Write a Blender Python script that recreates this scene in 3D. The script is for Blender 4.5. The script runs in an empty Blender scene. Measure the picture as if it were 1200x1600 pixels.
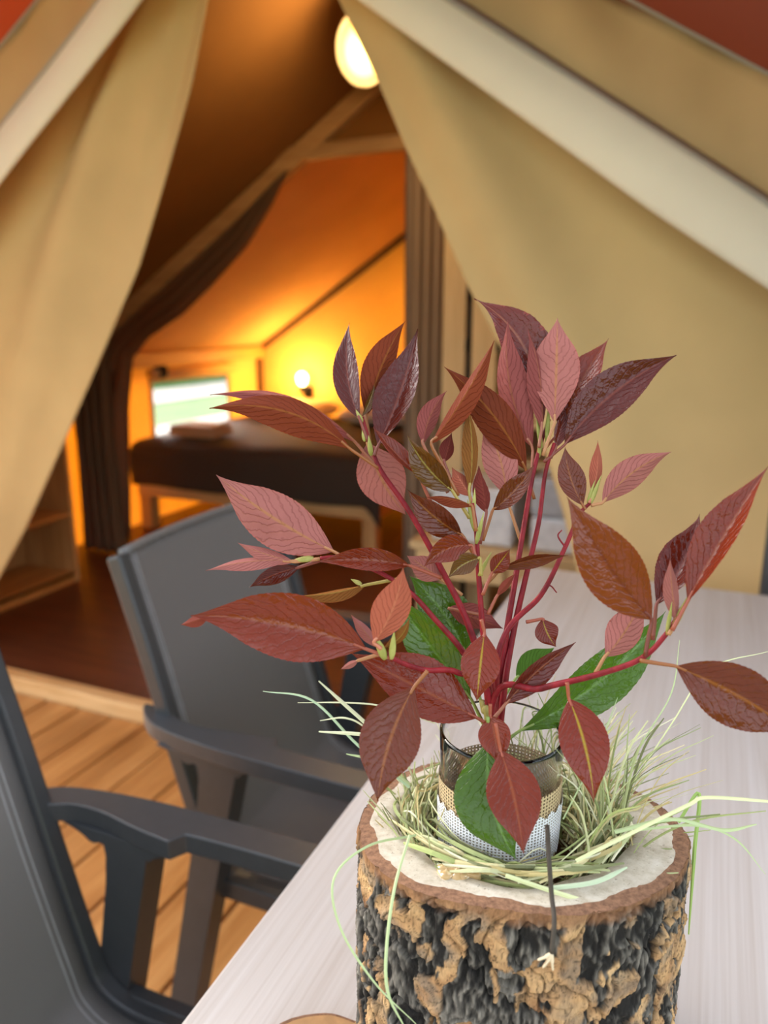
import bpy, math, random
import numpy as np
from mathutils import Vector, Matrix
random.seed(7)
rng = np.random.default_rng(11)
scene = bpy.context.scene
C = scene.collection

# ------------------------------------------------------------------ camera
F = 1200.0                      # focal length in pixels of the 1200x1600 frame
YAW, PITCH, ZC = math.radians(23), math.radians(14), 1.28
HD = Vector((-math.sin(YAW), math.cos(YAW), 0)); RT = Vector((math.cos(YAW), math.sin(YAW), 0))
AX = HD * math.cos(PITCH) + Vector((0, 0, -math.sin(PITCH)))
UP = HD * math.sin(PITCH) + Vector((0, 0, math.cos(PITCH)))
CAM = Vector((0, 0, ZC))
cd = bpy.data.cameras.new('camera'); cam = bpy.data.objects.new('camera', cd); C.objects.link(cam)
cd.sensor_fit = 'VERTICAL'; cd.sensor_height = 32; cd.lens = 24
cd.clip_start = 0.02
m = Matrix((RT, UP, -AX)).transposed().to_4x4(); m.translation = CAM
cam.matrix_world = m
cd.dof.use_dof = True; cd.dof.focus_distance = 0.49; cd.dof.aperture_fstop = 4.6
scene.camera = cam

# ------------------------------------------------------------------ light
scene.view_settings.view_transform = 'Standard'; scene.view_settings.look = 'None'
scene.view_settings.gamma = 1; scene.view_settings.use_curve_mapping = False
scene.view_settings.exposure = 0.0
SUN_TO = Vector((-0.75, 0.45, 0.45)).normalized()
world = bpy.data.worlds.new('sky'); scene.world = world; world.use_nodes = True
wn = world.node_tree; wn.nodes.clear()
wo = wn.nodes.new('ShaderNodeOutputWorld'); wb = wn.nodes.new('ShaderNodeBackground')
sky = wn.nodes.new('ShaderNodeTexSky'); sky.sky_type = 'NISHITA'; sky.sun_disc = False
sky.sun_elevation = math.asin(SUN_TO.z); sky.sun_rotation = math.atan2(SUN_TO.x, SUN_TO.y)
sky.air_density = 1.0; sky.dust_density = 4.0; sky.ozone_density = 0.6
wb.inputs['Strength'].default_value = 0.8
hs_ = wn.nodes.new('ShaderNodeHueSaturation'); hs_.inputs['Saturation'].default_value = 0.38
wn.links.new(sky.outputs[0], hs_.inputs['Color']); wn.links.new(hs_.outputs[0], wb.inputs[0]); wn.links.new(wb.outputs[0], wo.inputs[0])
sd = bpy.data.lights.new('sun', 'SUN'); sun = bpy.data.objects.new('sun', sd); C.objects.link(sun)
sd.energy = 3.2; sd.angle = math.radians(1.0); sd.color = (1, 0.93, 0.82)
sun.rotation_euler = (-SUN_TO).to_track_quat('-Z', 'Y').to_euler()

# ------------------------------------------------------------------ helpers
def P(px, py, d):
    "point seen at pixel px,py at depth d along the view axis"
    return CAM + (AX + RT * ((px - 600) / F) - UP * ((py - 800) / F)) * d
def PY(px, py, Y):
    r = AX + RT * ((px - 600) / F) - UP * ((py - 800) / F)
    return CAM + r * ((Y - CAM.y) / r.y)
def lin(r, g, b, a=1.0):
    f = lambda c: (c / 255 / 12.92) if c / 255 <= 0.04045 else ((c / 255 + 0.055) / 1.055) ** 2.4
    return (f(r), f(g), f(b), a)
def tag(o, label=None, cat=None, group=None, kind=None):
    if label: o['label'] = label
    if cat: o['category'] = cat
    if group: o['group'] = group
    if kind: o['kind'] = kind
    return o
def thing(name, label, cat, loc=(0, 0, 0), group=None, kind=None):
    o = bpy.data.objects.new(name, None); C.objects.link(o); o.location = loc; o.empty_display_size = 0.05
    return tag(o, label, cat, group, kind)
def rootloc(p):
    v = Vector((0, 0, 0))
    while p is not None:
        v += Vector(p.location); p = p.parent
    return v

class MB:
    "collects shapes in world coordinates, builds one mesh object"
    def __init__(s): s.v = []; s.f = []; s.m = []; s.uv = {}
    def add(s, verts, faces, mi=0):
        o = len(s.v); s.v += [tuple(v) for v in verts]
        for f in faces: s.f.append(tuple(i + o for i in f)); s.m.append(mi)
    def box(s, a, b, mi=0, rz=0, piv=None):
        (x0, y0, z0), (x1, y1, z1) = a, b
        vs = [(x, y, z) for z in (z0, z1) for y in (y0, y1) for x in (x0, x1)]
        if rz:
            cx, cy = piv or ((x0 + x1) / 2, (y0 + y1) / 2); c, n = math.cos(rz), math.sin(rz)
            vs = [(cx + (x - cx) * c - (y - cy) * n, cy + (x - cx) * n + (y - cy) * c, z) for x, y, z in vs]
        s.add(vs, [(0, 2, 3, 1), (4, 5, 7, 6), (0, 1, 5, 4), (2, 6, 7, 3), (0, 4, 6, 2), (1, 3, 7, 5)], mi)
        return s
    def beam(s, a, b, w, h, mi=0, up=(0, 0, 1)):
        "rectangular bar from a to b, w across, h along up"
        a, b = Vector(a), Vector(b); d = (b - a).normalized(); sd_ = d.cross(Vector(up)).normalized(); u = sd_.cross(d)
        vs = [p + sd_ * (i * w / 2) + u * (j * h / 2) for p in (a, b) for i, j in ((-1, -1), (1, -1), (1, 1), (-1, 1))]
        s.add(vs, [(3, 2, 1, 0), (4, 5, 6, 7), (0, 1, 5, 4), (1, 2, 6, 5), (2, 3, 7, 6), (3, 0, 4, 7)], mi); return s
    def tube(s, pts, rad, n=8, mi=0, caps=True, flat=1.0):
        pts = [Vector(p) for p in pts]; k = len(pts)
        rad = rad if hasattr(rad, '__len__') else [rad] * k
        t0 = (pts[1] - pts[0]).normalized()
        nn = t0.orthogonal().normalized(); vs = []
        for i, p in enumerate(pts):
            t = (pts[min(i + 1, k - 1)] - pts[max(i - 1, 0)]).normalized()
            nn = (nn - t * nn.dot(t)).normalized(); bb = t.cross(nn)
            for j in range(n):
                a = 2 * math.pi * j / n
                vs.append(p + (nn * math.cos(a) + bb * math.sin(a) * flat) * rad[i])
        fs = [(i * n + j, i * n + (j + 1) % n, (i + 1) * n + (j + 1) % n, (i + 1) * n + j) for i in range(k - 1) for j in range(n)]
        if caps: fs += [tuple(range(n - 1, -1, -1)), tuple((k - 1) * n + j for j in range(n))]
        s.add(vs, fs, mi); return s
    def lathe(s, c, prof, n=48, mi=0, closed=False):
        vs = [(c[0] + r * math.cos(2 * math.pi * j / n), c[1] + r * math.sin(2 * math.pi * j / n), c[2] + z) for r, z in prof for j in range(n)]
        k = len(prof); rows = k if closed else k - 1
        fs = [(i * n + j, i * n + (j + 1) % n, ((i + 1) % k) * n + (j + 1) % n, ((i + 1) % k) * n + j) for i in range(rows) for j in range(n)]
        s.add(vs, fs, mi); return s
    def grid(s, fn, nu, nv, mi=0):
        vs = [fn(i / nu, j / nv) for i in range(nu + 1) for j in range(nv + 1)]
        w = nv + 1
        s.add(vs, [(i * w + j, i * w + j + 1, (i + 1) * w + j + 1, (i + 1) * w + j) for i in range(nu) for j in range(nv)], mi); return s
    def prism(s, poly, axis, t0, t1, mi=0):
        "poly: 2d outline; axis 'y' -> (x,z), axis 'z' -> (x,y)"
        n = len(poly)
        mk = (lambda p, t: (p[0], t, p[1])) if axis == 'y' else ((lambda p, t: (p[0], p[1], t)) if axis == 'z' else (lambda p, t: (t, p[0], p[1])))
        vs = [mk(p, t0) for p in poly] + [mk(p, t1) for p in poly]
        s.add(vs, [tuple(range(n - 1, -1, -1)), tuple(range(n, 2 * n))] + [(i, (i + 1) % n, n + (i + 1) % n, n + i) for i in range(n)], mi); return s
    def build(s, name, mats, parent=None, smooth=False, bevel=0, solid=0, subsurf=0, bseg=2):
        L = rootloc(parent)
        me = bpy.data.meshes.new(name)
        me.from_pydata([(x - L.x, y - L.y, z - L.z) for x, y, z in s.v], [], s.f)
        for mt in (mats if isinstance(mats, (list, tuple)) else [mats]): me.materials.append(mt)
        me.polygons.foreach_set('material_index', s.m)
        if smooth: me.polygons.foreach_set('use_smooth', [True] * len(s.f))
        me.update()
        o = bpy.data.objects.new(name, me); C.objects.link(o); o.parent = parent
        if solid: q = o.modifiers.new('thick', 'SOLIDIFY'); q.thickness = solid; q.offset = 0
        if bevel: q = o.modifiers.new('bevel', 'BEVEL'); q.width = bevel; q.segments = bseg; q.limit_method = 'ANGLE'
        if subsurf: q = o.modifiers.new('sub', 'SUBSURF'); q.levels = subsurf; q.render_levels = subsurf
        return o
def struct(o): o['kind'] = 'structure'; return o

def catmull(pts, n=8):
    pts = [Vector(p) for p in pts]; q = [pts[0] * 2 - pts[1]] + pts + [pts[-1] * 2 - pts[-2]]; out = []
    for i in range(1, len(q) - 2):
        a, b, c, d = q[i - 1:i + 3]
        for k in range(n):
            t = k / n
            out.append(0.5 * ((2 * b) + (c - a) * t + (2 * a - 5 * b + 4 * c - d) * t * t + (3 * b - a - 3 * c + d) * t ** 3))
    out.append(pts[-1]); return out
def interp(x, xs, ys): return float(np.interp(x, xs, ys))

# ------------------------------------------------------------------ materials
class M:
    def __init__(s, name):
        s.mat = bpy.data.materials.new(name); s.mat.use_nodes = True; s.t = s.mat.node_tree
        s.b = s.t.nodes['Principled BSDF']; s.out = s.t.nodes['Material Output']; s._c = {}
    def n(s, t, **kw):
        nd = s.t.nodes.new(t)
        for k, v in kw.items():
            if k in nd.inputs: nd.inputs[k].default_value = v
            else: setattr(nd, k, v)
        return nd
    def l(s, a, b): s.t.links.new(a, b)
    def coord(s, kind='Object', scale=(1, 1, 1), rot=(0, 0, 0)):
        tc = s.n('ShaderNodeTexCoord'); mp = s.n('ShaderNodeMapping'); mp.inputs['Scale'].default_value = scale; mp.inputs['Rotation'].default_value = rot
        s.l(tc.outputs[kind], mp.inputs[0]); return mp.outputs[0]
    def geo(s, scale=(1, 1, 1), rot=(0, 0, 0)):
        g = s.n('ShaderNodeNewGeometry'); mp = s.n('ShaderNodeMapping'); mp.inputs['Scale'].default_value = scale; mp.inputs['Rotation'].default_value = rot
        s.l(g.outputs['Position'], mp.inputs[0]); return mp.outputs[0]
    def noise(s, vec, scale, detail=4, rough=0.55, dist=0):
        nd = s.n('ShaderNodeTexNoise'); nd.inputs['Scale'].default_value = scale; nd.inputs['Detail'].default_value = detail
        nd.inputs['Roughness'].default_value = rough; nd.inputs['Distortion'].default_value = dist; s.l(vec, nd.inputs['Vector']); return nd.outputs['Fac']
    def ramp(s, fac, stops):
        r = s.n('ShaderNodeValToRGB'); e = r.color_ramp.elements
        e[0].position, e[0].color = stops[0]; e[1].position, e[1].color = stops[-1]
        for p, c in stops[1:-1]: q = e.new(p); q.color = c
        s.l(fac, r.inputs[0]); return r.outputs[0]
    def mix(s, fac, a, b, mode='MIX'):
        nd = s.n('ShaderNodeMix', data_type='RGBA', blend_type=mode)
        for k, v in ((0, fac), (6, a), (7, b)):
            if hasattr(v, 'is_linked') or hasattr(v, 'links'): s.l(v, nd.inputs[k])
            else: nd.inputs[k].default_value = v
        return nd.outputs[2]
    def math(s, op, a, b=0.0, c=0.0):
        nd = s.n('ShaderNodeMath', operation=op)
        for k, v in enumerate((a, b, c)):
            if hasattr(v, 'links'): s.l(v, nd.inputs[k])
            else: nd.inputs[k].default_value = v
        return nd.outputs[0]
    def bump(s, h, strength=0.3, dist=0.002):
        nd = s.n('ShaderNodeBump'); nd.inputs['Strength'].default_value = strength; nd.inputs['Distance'].default_value = dist
        s.l(h, nd.inputs['Height']); s.l(nd.outputs[0], s.b.inputs['Normal']); return nd.outputs[0]
    def set(s, col=None, rough=None, metal=None, **kw):
        if col is not None:
            if hasattr(col, 'links'): s.l(col, s.b.inputs['Base Color'])
            else: s.b.inputs['Base Color'].default_value = col
        if rough is not None:
            if hasattr(rough, 'links'): s.l(rough, s.b.inputs['Roughness'])
            else: s.b.inputs['Roughness'].default_value = rough
        if metal is not None: s.b.inputs['Metallic'].default_value = metal
        for k, v in kw.items(): s.b.inputs[k.replace('_', ' ')].default_value = v
        return s

def plain(name, col, rough=0.6, metal=0, var=0.12, scale=30, **kw):
    q = M(name); f = q.noise(q.coord(), scale, 3)
    dk = tuple(c * (1 - var) for c in col[:3]) + (1,); lt = tuple(min(1, c * (1 + var)) for c in col[:3]) + (1,)
    q.set(q.ramp(f, [(0.3, dk), (0.7, lt)]), rough, metal, **kw); return q.mat
def canvas(name, col, trans=None, tfac=0.0, weave=900, var=0.08):
    q = M(name); v = q.coord()
    f = q.noise(v, 3.0, 4); dk = tuple(c * (1 - var) for c in col[:3]) + (1,); lt = tuple(c * (1 + var) for c in col[:3]) + (1,)
    c = q.ramp(f, [(0.3, dk), (0.7, lt)]); q.set(c, 0.85, Specular_IOR_Level=0.15)
    h = q.noise(v, weave, 2); q.bump(h, 0.12, 0.001)
    if tfac:
        tr = q.n('ShaderNodeBsdfTranslucent'); tr.inputs[0].default_value = trans
        mx = q.n('ShaderNodeMixShader'); mx.inputs[0].default_value = tfac
        q.l(q.b.outputs[0], mx.inputs[1]); q.l(tr.outputs[0], mx.inputs[2]); q.l(mx.outputs[0], q.out.inputs[0])
    return q.mat
def wood(name, c0, c1, c2, axis=1, scale=1.0, rough=0.55, stretch=14, bump=0.15, knots=None):
    q = M(name); sc = [scale * stretch] * 3; sc[axis] = scale * 0.9
    oi = q.n('ShaderNodeObjectInfo')
    g = q.geo(tuple(sc))
    off = q.n('ShaderNodeVectorMath', operation='ADD'); q.l(g, off.inputs[0])
    rv = q.math('MULTIPLY', oi.outputs['Random'], 37.0); q.l(rv, off.inputs[1])
    v = off.outputs[0]
    f = q.noise(v, 1.0, 5, 0.6, 0.6); f2 = q.noise(v, 6.0, 3, 0.6)
    c = q.ramp(f, [(0.28, c0), (0.5, c1), (0.72, c2)])
    c = q.mix(0.35, c, q.ramp(f2, [(0.35, c0), (0.65, c2)]))
    hv = q.math('MULTIPLY_ADD', oi.outputs['Random'], 0.25, 0.86)
    cc = q.n('ShaderNodeHueSaturation'); q.l(c, cc.inputs['Color']); q.l(hv, cc.inputs['Value'])
    q.set(cc.outputs[0], rough); q.bump(f2, bump, 0.001); return q.mat
def emit(name, col, strength):
    q = M(name); q.set(col, 0.4, Emission_Strength=strength); q.b.inputs['Emission Color'].default_value = col; return q.mat

MT = {}
MT['canvas'] = canvas('beige_canvas', (0.62, 0.43, 0.195, 1), (0.8, 0.5, 0.2, 1), 0.12)
MT['canvas_up'] = canvas('tan_gable_canvas', (0.56, 0.38, 0.19, 1))
MT['band'] = canvas('cream_band_canvas', (0.78, 0.70, 0.56, 1), var=0.05)
MT['band_edge'] = canvas('grey_hem_canvas', (0.40, 0.36, 0.31, 1), var=0.05)
MT['brown_roof'] = canvas('brown_outer_canvas', (0.15, 0.075, 0.062, 1), (1.0, 0.27, 0.08, 1), 0.22)
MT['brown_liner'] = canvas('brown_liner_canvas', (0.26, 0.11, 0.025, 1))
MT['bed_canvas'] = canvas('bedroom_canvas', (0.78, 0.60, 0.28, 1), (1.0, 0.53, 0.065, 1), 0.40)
MT['curtain'] = canvas('dark_curtain', (0.17, 0.10, 0.055, 1), (0.6, 0.28, 0.08, 1), 0.25)
MT['curtain_grey'] = canvas('taupe_curtain', (0.34, 0.235, 0.15, 1))
MT['frame_wood'] = wood('tent_frame_wood', lin(146, 106, 62), lin(178, 136, 86), lin(198, 160, 108), 0)
MT['pole_wood'] = wood('grey_brown_post_wood', lin(78, 58, 40), lin(98, 74, 52), lin(116, 90, 64), 2)
MT['pine_y'] = wood('pine_deck_wood', lin(150, 92, 38), lin(190, 128, 62), lin(214, 158, 92), 1, 1.0, 0.5)
MT['pine_x'] = wood('pine_board_wood', lin(170, 120, 62), lin(206, 158, 98), lin(226, 184, 128), 0)
MT['pine_z'] = wood('pine_upright_wood', lin(150, 104, 52), lin(186, 138, 80), lin(205, 160, 104), 2)
MT['pale_z'] = wood('pale_board_wood', lin(186, 152, 98), lin(206, 172, 118), lin(220, 190, 140), 2)
MT['pale_x'] = wood('pale_shelf_wood', lin(180, 144, 92), lin(202, 166, 112), lin(216, 184, 134), 0)
MT['frame_metal'] = plain('anthracite_metal', (0.050, 0.053, 0.057, 1), 0.36, 0.15, 0.06, 60)
MT['dark'] = plain('dark_gap', (0.01, 0.008, 0.006, 1), 0.9)
MT['bedcover'] = canvas('dark_bed_cover', (0.050, 0.034, 0.024, 1))
MT['pillow'] = canvas('cream_linen', (0.62, 0.50, 0.36, 1))
MT['towel'] = canvas('beige_towel', (0.40, 0.28, 0.17, 1), weave=300)
MT['white_box'] = plain('white_enamel', (0.62, 0.62, 0.62, 1), 0.3)
MT['grey_box'] = plain('grey_enamel', (0.38, 0.39, 0.41, 1), 0.35)
MT['bulb'] = emit('warm_bulb', (1, 0.78, 0.36, 1), 14)
MT['lens'] = emit('warm_lens', (1, 0.70, 0.20, 1), 1.35)
MT['lamp_rim'] = plain('cream_lamp_rim', (0.7, 0.55, 0.3, 1), 0.4)

# interior floor: dark reddish laminate
q = M('laminate_floor'); br = q.n('ShaderNodeTexBrick'); br.inputs['Scale'].default_value = 1.0
br.inputs['Brick Width'].default_value = 1.2; br.inputs['Row Height'].default_value = 0.19; br.inputs['Mortar Size'].default_value = 0.003
br.inputs['Color1'].default_value = lin(104, 52, 24); br.inputs['Color2'].default_value = lin(84, 40, 18); br.inputs['Mortar'].default_value = lin(40, 18, 8)
q.l(q.geo(), br.inputs['Vector']); gr = q.noise(q.geo((1.2, 14, 1)), 2.0, 5, 0.6, 0.5)
q.set(q.mix(0.5, br.outputs[0], q.ramp(gr, [(0.3, lin(66, 30, 14)), (0.7, lin(120, 66, 36))])), 0.42); MT['laminate'] = q.mat

# white-washed table
q = M('whitewashed_tabletop')
g1 = q.noise(q.geo((26, 0.7, 1)), 1.5, 6, 0.65, 0.5); g2 = q.noise(q.geo((260, 3, 1)), 1.0, 3, 0.6)
c = q.ramp(g1, [(0.25, lin(172, 159, 148)), (0.5, lin(190, 181, 173)), (0.8, lin(200, 194, 189))])
c = q.mix(0.30, c, q.ramp(g2, [(0.3, lin(170, 157, 146)), (0.6, lin(208, 202, 196))]))
# knots
for (kx, ky, kr) in ((0.20, 0.49, 0.016), (-0.255, 0.60, 0.010), (0.36, 0.9, 0.014)):
    gg = q.n('ShaderNodeNewGeometry'); vs = q.n('ShaderNodeVectorMath', operation='SUBTRACT'); q.l(gg.outputs['Position'], vs.inputs[0]); vs.inputs[1].default_value = (kx, ky, 0.75)
    vm = q.n('ShaderNodeVectorMath', operation='MULTIPLY'); q.l(vs.outputs[0], vm.inputs[0]); vm.inputs[1].default_value = (1, 0.6, 0)
    ln = q.n('ShaderNodeVectorMath', operation='LENGTH'); q.l(vm.outputs[0], ln.inputs[0])
    k = q.ramp(q.math('DIVIDE', ln.outputs['Value'], kr), [(0.15, (0.55, 0.55, 0.55, 1)), (0.55, (0.3, 0.3, 0.3, 1)), (1.0, (0, 0, 0, 1))])
    c = q.mix(k, c, lin(176, 134, 116))
q.set(c, 0.42); q.bump(g2, 0.12, 0.0006); MT['table'] = q.mat

# chair mesh fabric
q = M('grey_mesh_fabric')
wv = q.n('ShaderNodeTexWave'); wv.inputs['Scale'].default_value = 160; q.l(q.coord(rot=(0, 0, 0)), wv.inputs['Vector']); wv.bands_direction = 'Y'
wv2 = q.n('ShaderNodeTexWave'); wv2.inputs['Scale'].default_value = 160; q.l(q.coord(rot=(0, math.radians(52), 0)), wv2.inputs['Vector']); wv2.bands_direction = 'Z'
w = q.math('MULTIPLY', wv.outputs['Fac'], wv2.outputs['Fac'])
q.set(q.ramp(w, [(0.0, lin(82, 80, 78)), (0.6, lin(143, 140, 137))]), 0.55, Specular_IOR_Level=0.35); q.bump(w, 0.25, 0.0006); MT['sling'] = q.mat

# ------------------------------------------------------------------ the setting
RX = -1.2                                     # ridge x
def zin(x): return 2.42 - 0.655 * abs(x - RX)   # inner lining
def zout(x): return 2.515 - 0.61 * abs(x - RX)  # brown outer roof
def zfr(x): return 2.36 - 0.67 * abs(x - RX)    # front gable edge
YF, YP, YB = 1.86, 3.25, 5.20                 # front gable, partition, back wall
XE = -3.265; XR = 0.865                       # eaves
FZ = 0.03

# ground outside
q = M('meadow_grass'); f = q.noise(q.geo(), 1.2, 6, 0.7)
q.set(q.ramp(f, [(0.3, lin(56, 92, 34)), (0.7, lin(92, 128, 52))]), 0.9)
mb = MB(); mb.box((-60, -40, -0.5), (40, 60, -0.25)); struct(mb.build('ground', q.mat))
q = M('pale_gravel'); f = q.noise(q.geo(), 18, 4, 0.7); q.set(q.ramp(f, [(0.3, lin(140, 134, 124)), (0.7, lin(176, 170, 162))]), 0.9)
gv = q.mat
mb = MB(); mb.box((-7.5, -40, -0.27), (-6.2, 60, -0.235)); tag(mb.build('gravel_path', gv), 'pale gravel path crossing the grass outside the bedroom window', 'path', kind='structure')
mb = MB(); mb.box((-11.6, -40, -0.27), (-9.6, 60, -0.23)); tag(mb.build('gravel_road', gv), 'wide pale road beyond the grass', 'road', kind='structure')
hb = MB()
for i in range(26):
    yy = -2 + i * 1.4; r = random.uniform(0.9, 1.3)
    hb.lathe((-14 + random.uniform(-.3, .3), yy, -0.3), [(0.01, 0), (r * .9, .15), (r, .7), (r * .8, 1.3), (r * .4, 1.75), (0.01, 1.9)], 9)
tag(hb.build('hedge', plain('dry_hedge', lin(190, 160, 80), 0.9, var=0.5, scale=3), smooth=True), 'ochre hedge on the far side of the pale road', 'hedge', kind='stuff')

# porch deck: base + one object per board
fl = thing('floor_porch', 'honey coloured pine deck boards in front of the tent', 'floor', (0, 0, 0), kind='structure')
mb = MB(); mb.box((-4.2, -1.6, -0.24), (1.9, YF - 0.06, -0.045)); mb.build('deck_base', MT['dark'], fl)
pw = 0.142; x = -4.2
mesh = None
k0 = int((-4.2 + 0.885) / pw)
for i in range(k0, 20):
    x0 = -0.885 + i * pw
    if x0 < -4.2 or x0 > 1.7: continue
    if mesh is None:
        mb = MB(); mb.box((0.004, -1.6, -0.03), (pw - 0.004, YF - 0.08, 0.0)); o = mb.build('plank', MT['pine_y'], fl, bevel=0.004); mesh = o.data
    else:
        o = bpy.data.objects.new('plank', mesh); C.objects.link(o); o.parent = fl
        b = o.modifiers.new('bevel', 'BEVEL'); b.width = 0.004; b.segments = 2
    o.location = (x0, 0, random.uniform(-0.0015, 0.0015))
# tent floor and threshold
mb = MB(); mb.box((XE, YF - 0.02, -0.20), (XR, YB, FZ)); struct(mb.build('floor', MT['laminate']))
mb = MB(); mb.box((-3.6, YF - 0.075, -0.02), (1.2, YF - 0.018, 0.055)); struct(mb.build('trim_1', MT['pine_x'], bevel=0.006))

# outer brown roof (covers porch and living part), two slopes in one cloth
def roof(mb, zf, y0, y1, xl, xr, off=0.0, n=14):
    xs = list(np.linspace(xl, RX, n)) + list(np.linspace(RX, xr, n))[1:]
    mb.grid(lambda u, v: (xs[int(round(u * (len(xs) - 1)))], y0 + (y1 - y0) * v, zf(xs[int(round(u * (len(xs) - 1)))]) + off + 0.006 * math.sin(v * 9 + u * 5)), len(xs) - 1, 8)
mb = MB(); roof(mb, zout, 1.08, YB + 0.25, -3.55, 1.15); struct(mb.build('ceiling_porch', MT['brown_roof'], smooth=False, solid=0.004))
# inner lining of the living part (opaque brown)
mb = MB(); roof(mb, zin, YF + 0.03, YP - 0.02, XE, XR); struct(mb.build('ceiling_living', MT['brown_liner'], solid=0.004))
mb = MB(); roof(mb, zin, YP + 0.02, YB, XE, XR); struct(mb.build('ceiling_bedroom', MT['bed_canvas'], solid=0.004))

# side walls of the tent; the left one has a window opening
WY0, WY1, WZ0, WZ1 = 3.93, 4.76, 0.56, 0.90
ZE = zin(XE)
mb = MB()
for (a, b, c, d) in ((YP - .10, WY0, 0, ZE), (WY1, YB, 0, ZE), (WY0, WY1, 0, WZ0), (WY0, WY1, WZ1, ZE)):
    mb.box((XE - 0.004, a, c), (XE + 0.004, b, d))
struct(mb.build('wall_left', MT['bed_canvas']))
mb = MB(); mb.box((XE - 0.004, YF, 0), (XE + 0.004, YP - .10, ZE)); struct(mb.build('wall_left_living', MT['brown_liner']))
mb = MB(); mb.box((XR - 0.004, YF, 0), (XR + 0.004, YB, ZE)); struct(mb.build('wall_right', MT['bed_canvas']))
mb = MB(); mb.prism([(XE, 0), (XR, 0), (XR, ZE), (RX, zin(RX)), (XE, ZE)], 'y', YB, YB + 0.008); struct(mb.build('wall_back', MT['bed_canvas']))
# eave beam, corner post and rafter of the bedroom
MT['warm_beam'] = wood('honey_beam_wood', lin(178, 120, 56), lin(206, 150, 80), lin(222, 172, 104), 1)
mb = MB(); mb.beam((XE + 0.04, YP + 0.03, ZE - 0.02), (XE + 0.04, YB - 0.01, ZE - 0.02), 0.07, 0.09); struct(mb.build('trim_2', MT['warm_beam'], bevel=0.008))
mb = MB(); mb.beam((XE, YB - 0.03, ZE - 0.03), (RX, YB - 0.03, zin(RX) - 0.03), 0.035, 0.035); mb.beam((XR, YB - 0.03, ZE - 0.03), (RX, YB - 0.03, zin(RX) - 0.03), 0.035, 0.035)
mb.beam((XE + 0.03, YB - 0.03, 0.03), (XE + 0.03, YB - 0.03, ZE - .06), 0.04, 0.04, up=(0, 1, 0)); struct(mb.build('trim_3', MT['pole_wood']))

# window in the left wall
w = thing('window_1', 'small bedroom window with rolled up canvas blind', 'window', (XE, WY0, WZ0), kind='structure')
mb = MB()
for a, b in (((WY0 - .03, WZ0 - .03), (WY1 + .03, WZ0)), ((WY0 - .03, WZ1), (WY1 + .03, WZ1 + .03)), ((WY0 - .03, WZ0), (WY0, WZ1)), ((WY1, WZ0), (WY1 + .03, WZ1))):
    mb.box((XE + 0.004, a[0], a[1]), (XE + 0.014, b[0], b[1]))
mb.build('window_frame', MT['bed_canvas'], w)
q = M('clear_vinyl'); q.b.inputs['Roughness'].default_value = 0.05; q.b.inputs['Transmission Weight'].default_value = 1; q.b.inputs['IOR'].default_value = 1.02; q.set((0.97, 0.97, 0.97, 1)); 
mb = MB(); mb.box((XE - 0.002, WY0, WZ0), (XE + 0.001, WY1, WZ1)); mb.build('pane', q.mat, w)
mb = MB(); mb.tube([(XE + 0.035, WY0 - .04, WZ1 + .055), (XE + 0.035, WY1 + .04, WZ1 + .055)], 0.032, 12); mb.build('rolled_blind', MT['bed_canvas'], w, smooth=True)
mb = MB(); mb.tube([(XE + 0.05, WY0 + .02, WZ1 + .07), (XE + 0.05, WY0 + .06, WZ1 + .07)], 0.045, 12); mb.build('blind_strap', MT['dark'], w, smooth=True)

# partition between living part and bedroom: rafters, collar beam, gable cloth, ridge post
pr = thing('wall_partition', 'timber frame partition with dark gable cloth', 'partition', (RX, YP, 0), kind='structure')
cz = 1.99
for s, xe in ((-1, XE), (1, XR)):
    mb = MB(); mb.beam((xe, YP - .03, zin(xe) - .06), (RX, YP - .03, zin(RX) - .06), 0.06, 0.075); mb.build('rafter', MT['frame_wood'], pr, bevel=0.006)
mb = MB(); mb.beam((-1.90, YP - .03, cz), (-0.5, YP - .03, cz + 0.02), 0.05, 0.06); mb.build('collar_beam', MT['frame_wood'], pr, bevel=0.006)
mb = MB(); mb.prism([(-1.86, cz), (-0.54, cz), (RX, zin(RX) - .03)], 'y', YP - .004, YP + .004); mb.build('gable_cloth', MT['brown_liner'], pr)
mb = MB(); mb.prism([(RX + .02, FZ), (XR, FZ), (XR, ZE), (-0.54, cz), (RX + .02, cz)], 'y', YP - .004, YP + .004); mb.build('partition_cloth', MT['canvas'], pr)
mb = MB(); mb.beam((RX - .03, YP - .03, FZ), (RX - .03, YP - .03, zin(RX)), 0.06, 0.06, up=(0, 1, 0)); mb.build('post', MT['pole_wood'], pr, bevel=0.005)
mb = MB(); mb.beam((RX, YF, zin(RX) - .05), (RX, YB, zin(RX) - .05), 0.05, 0.06); struct(mb.build('trim_4', MT['pole_wood'], bevel=0.006))

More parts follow.
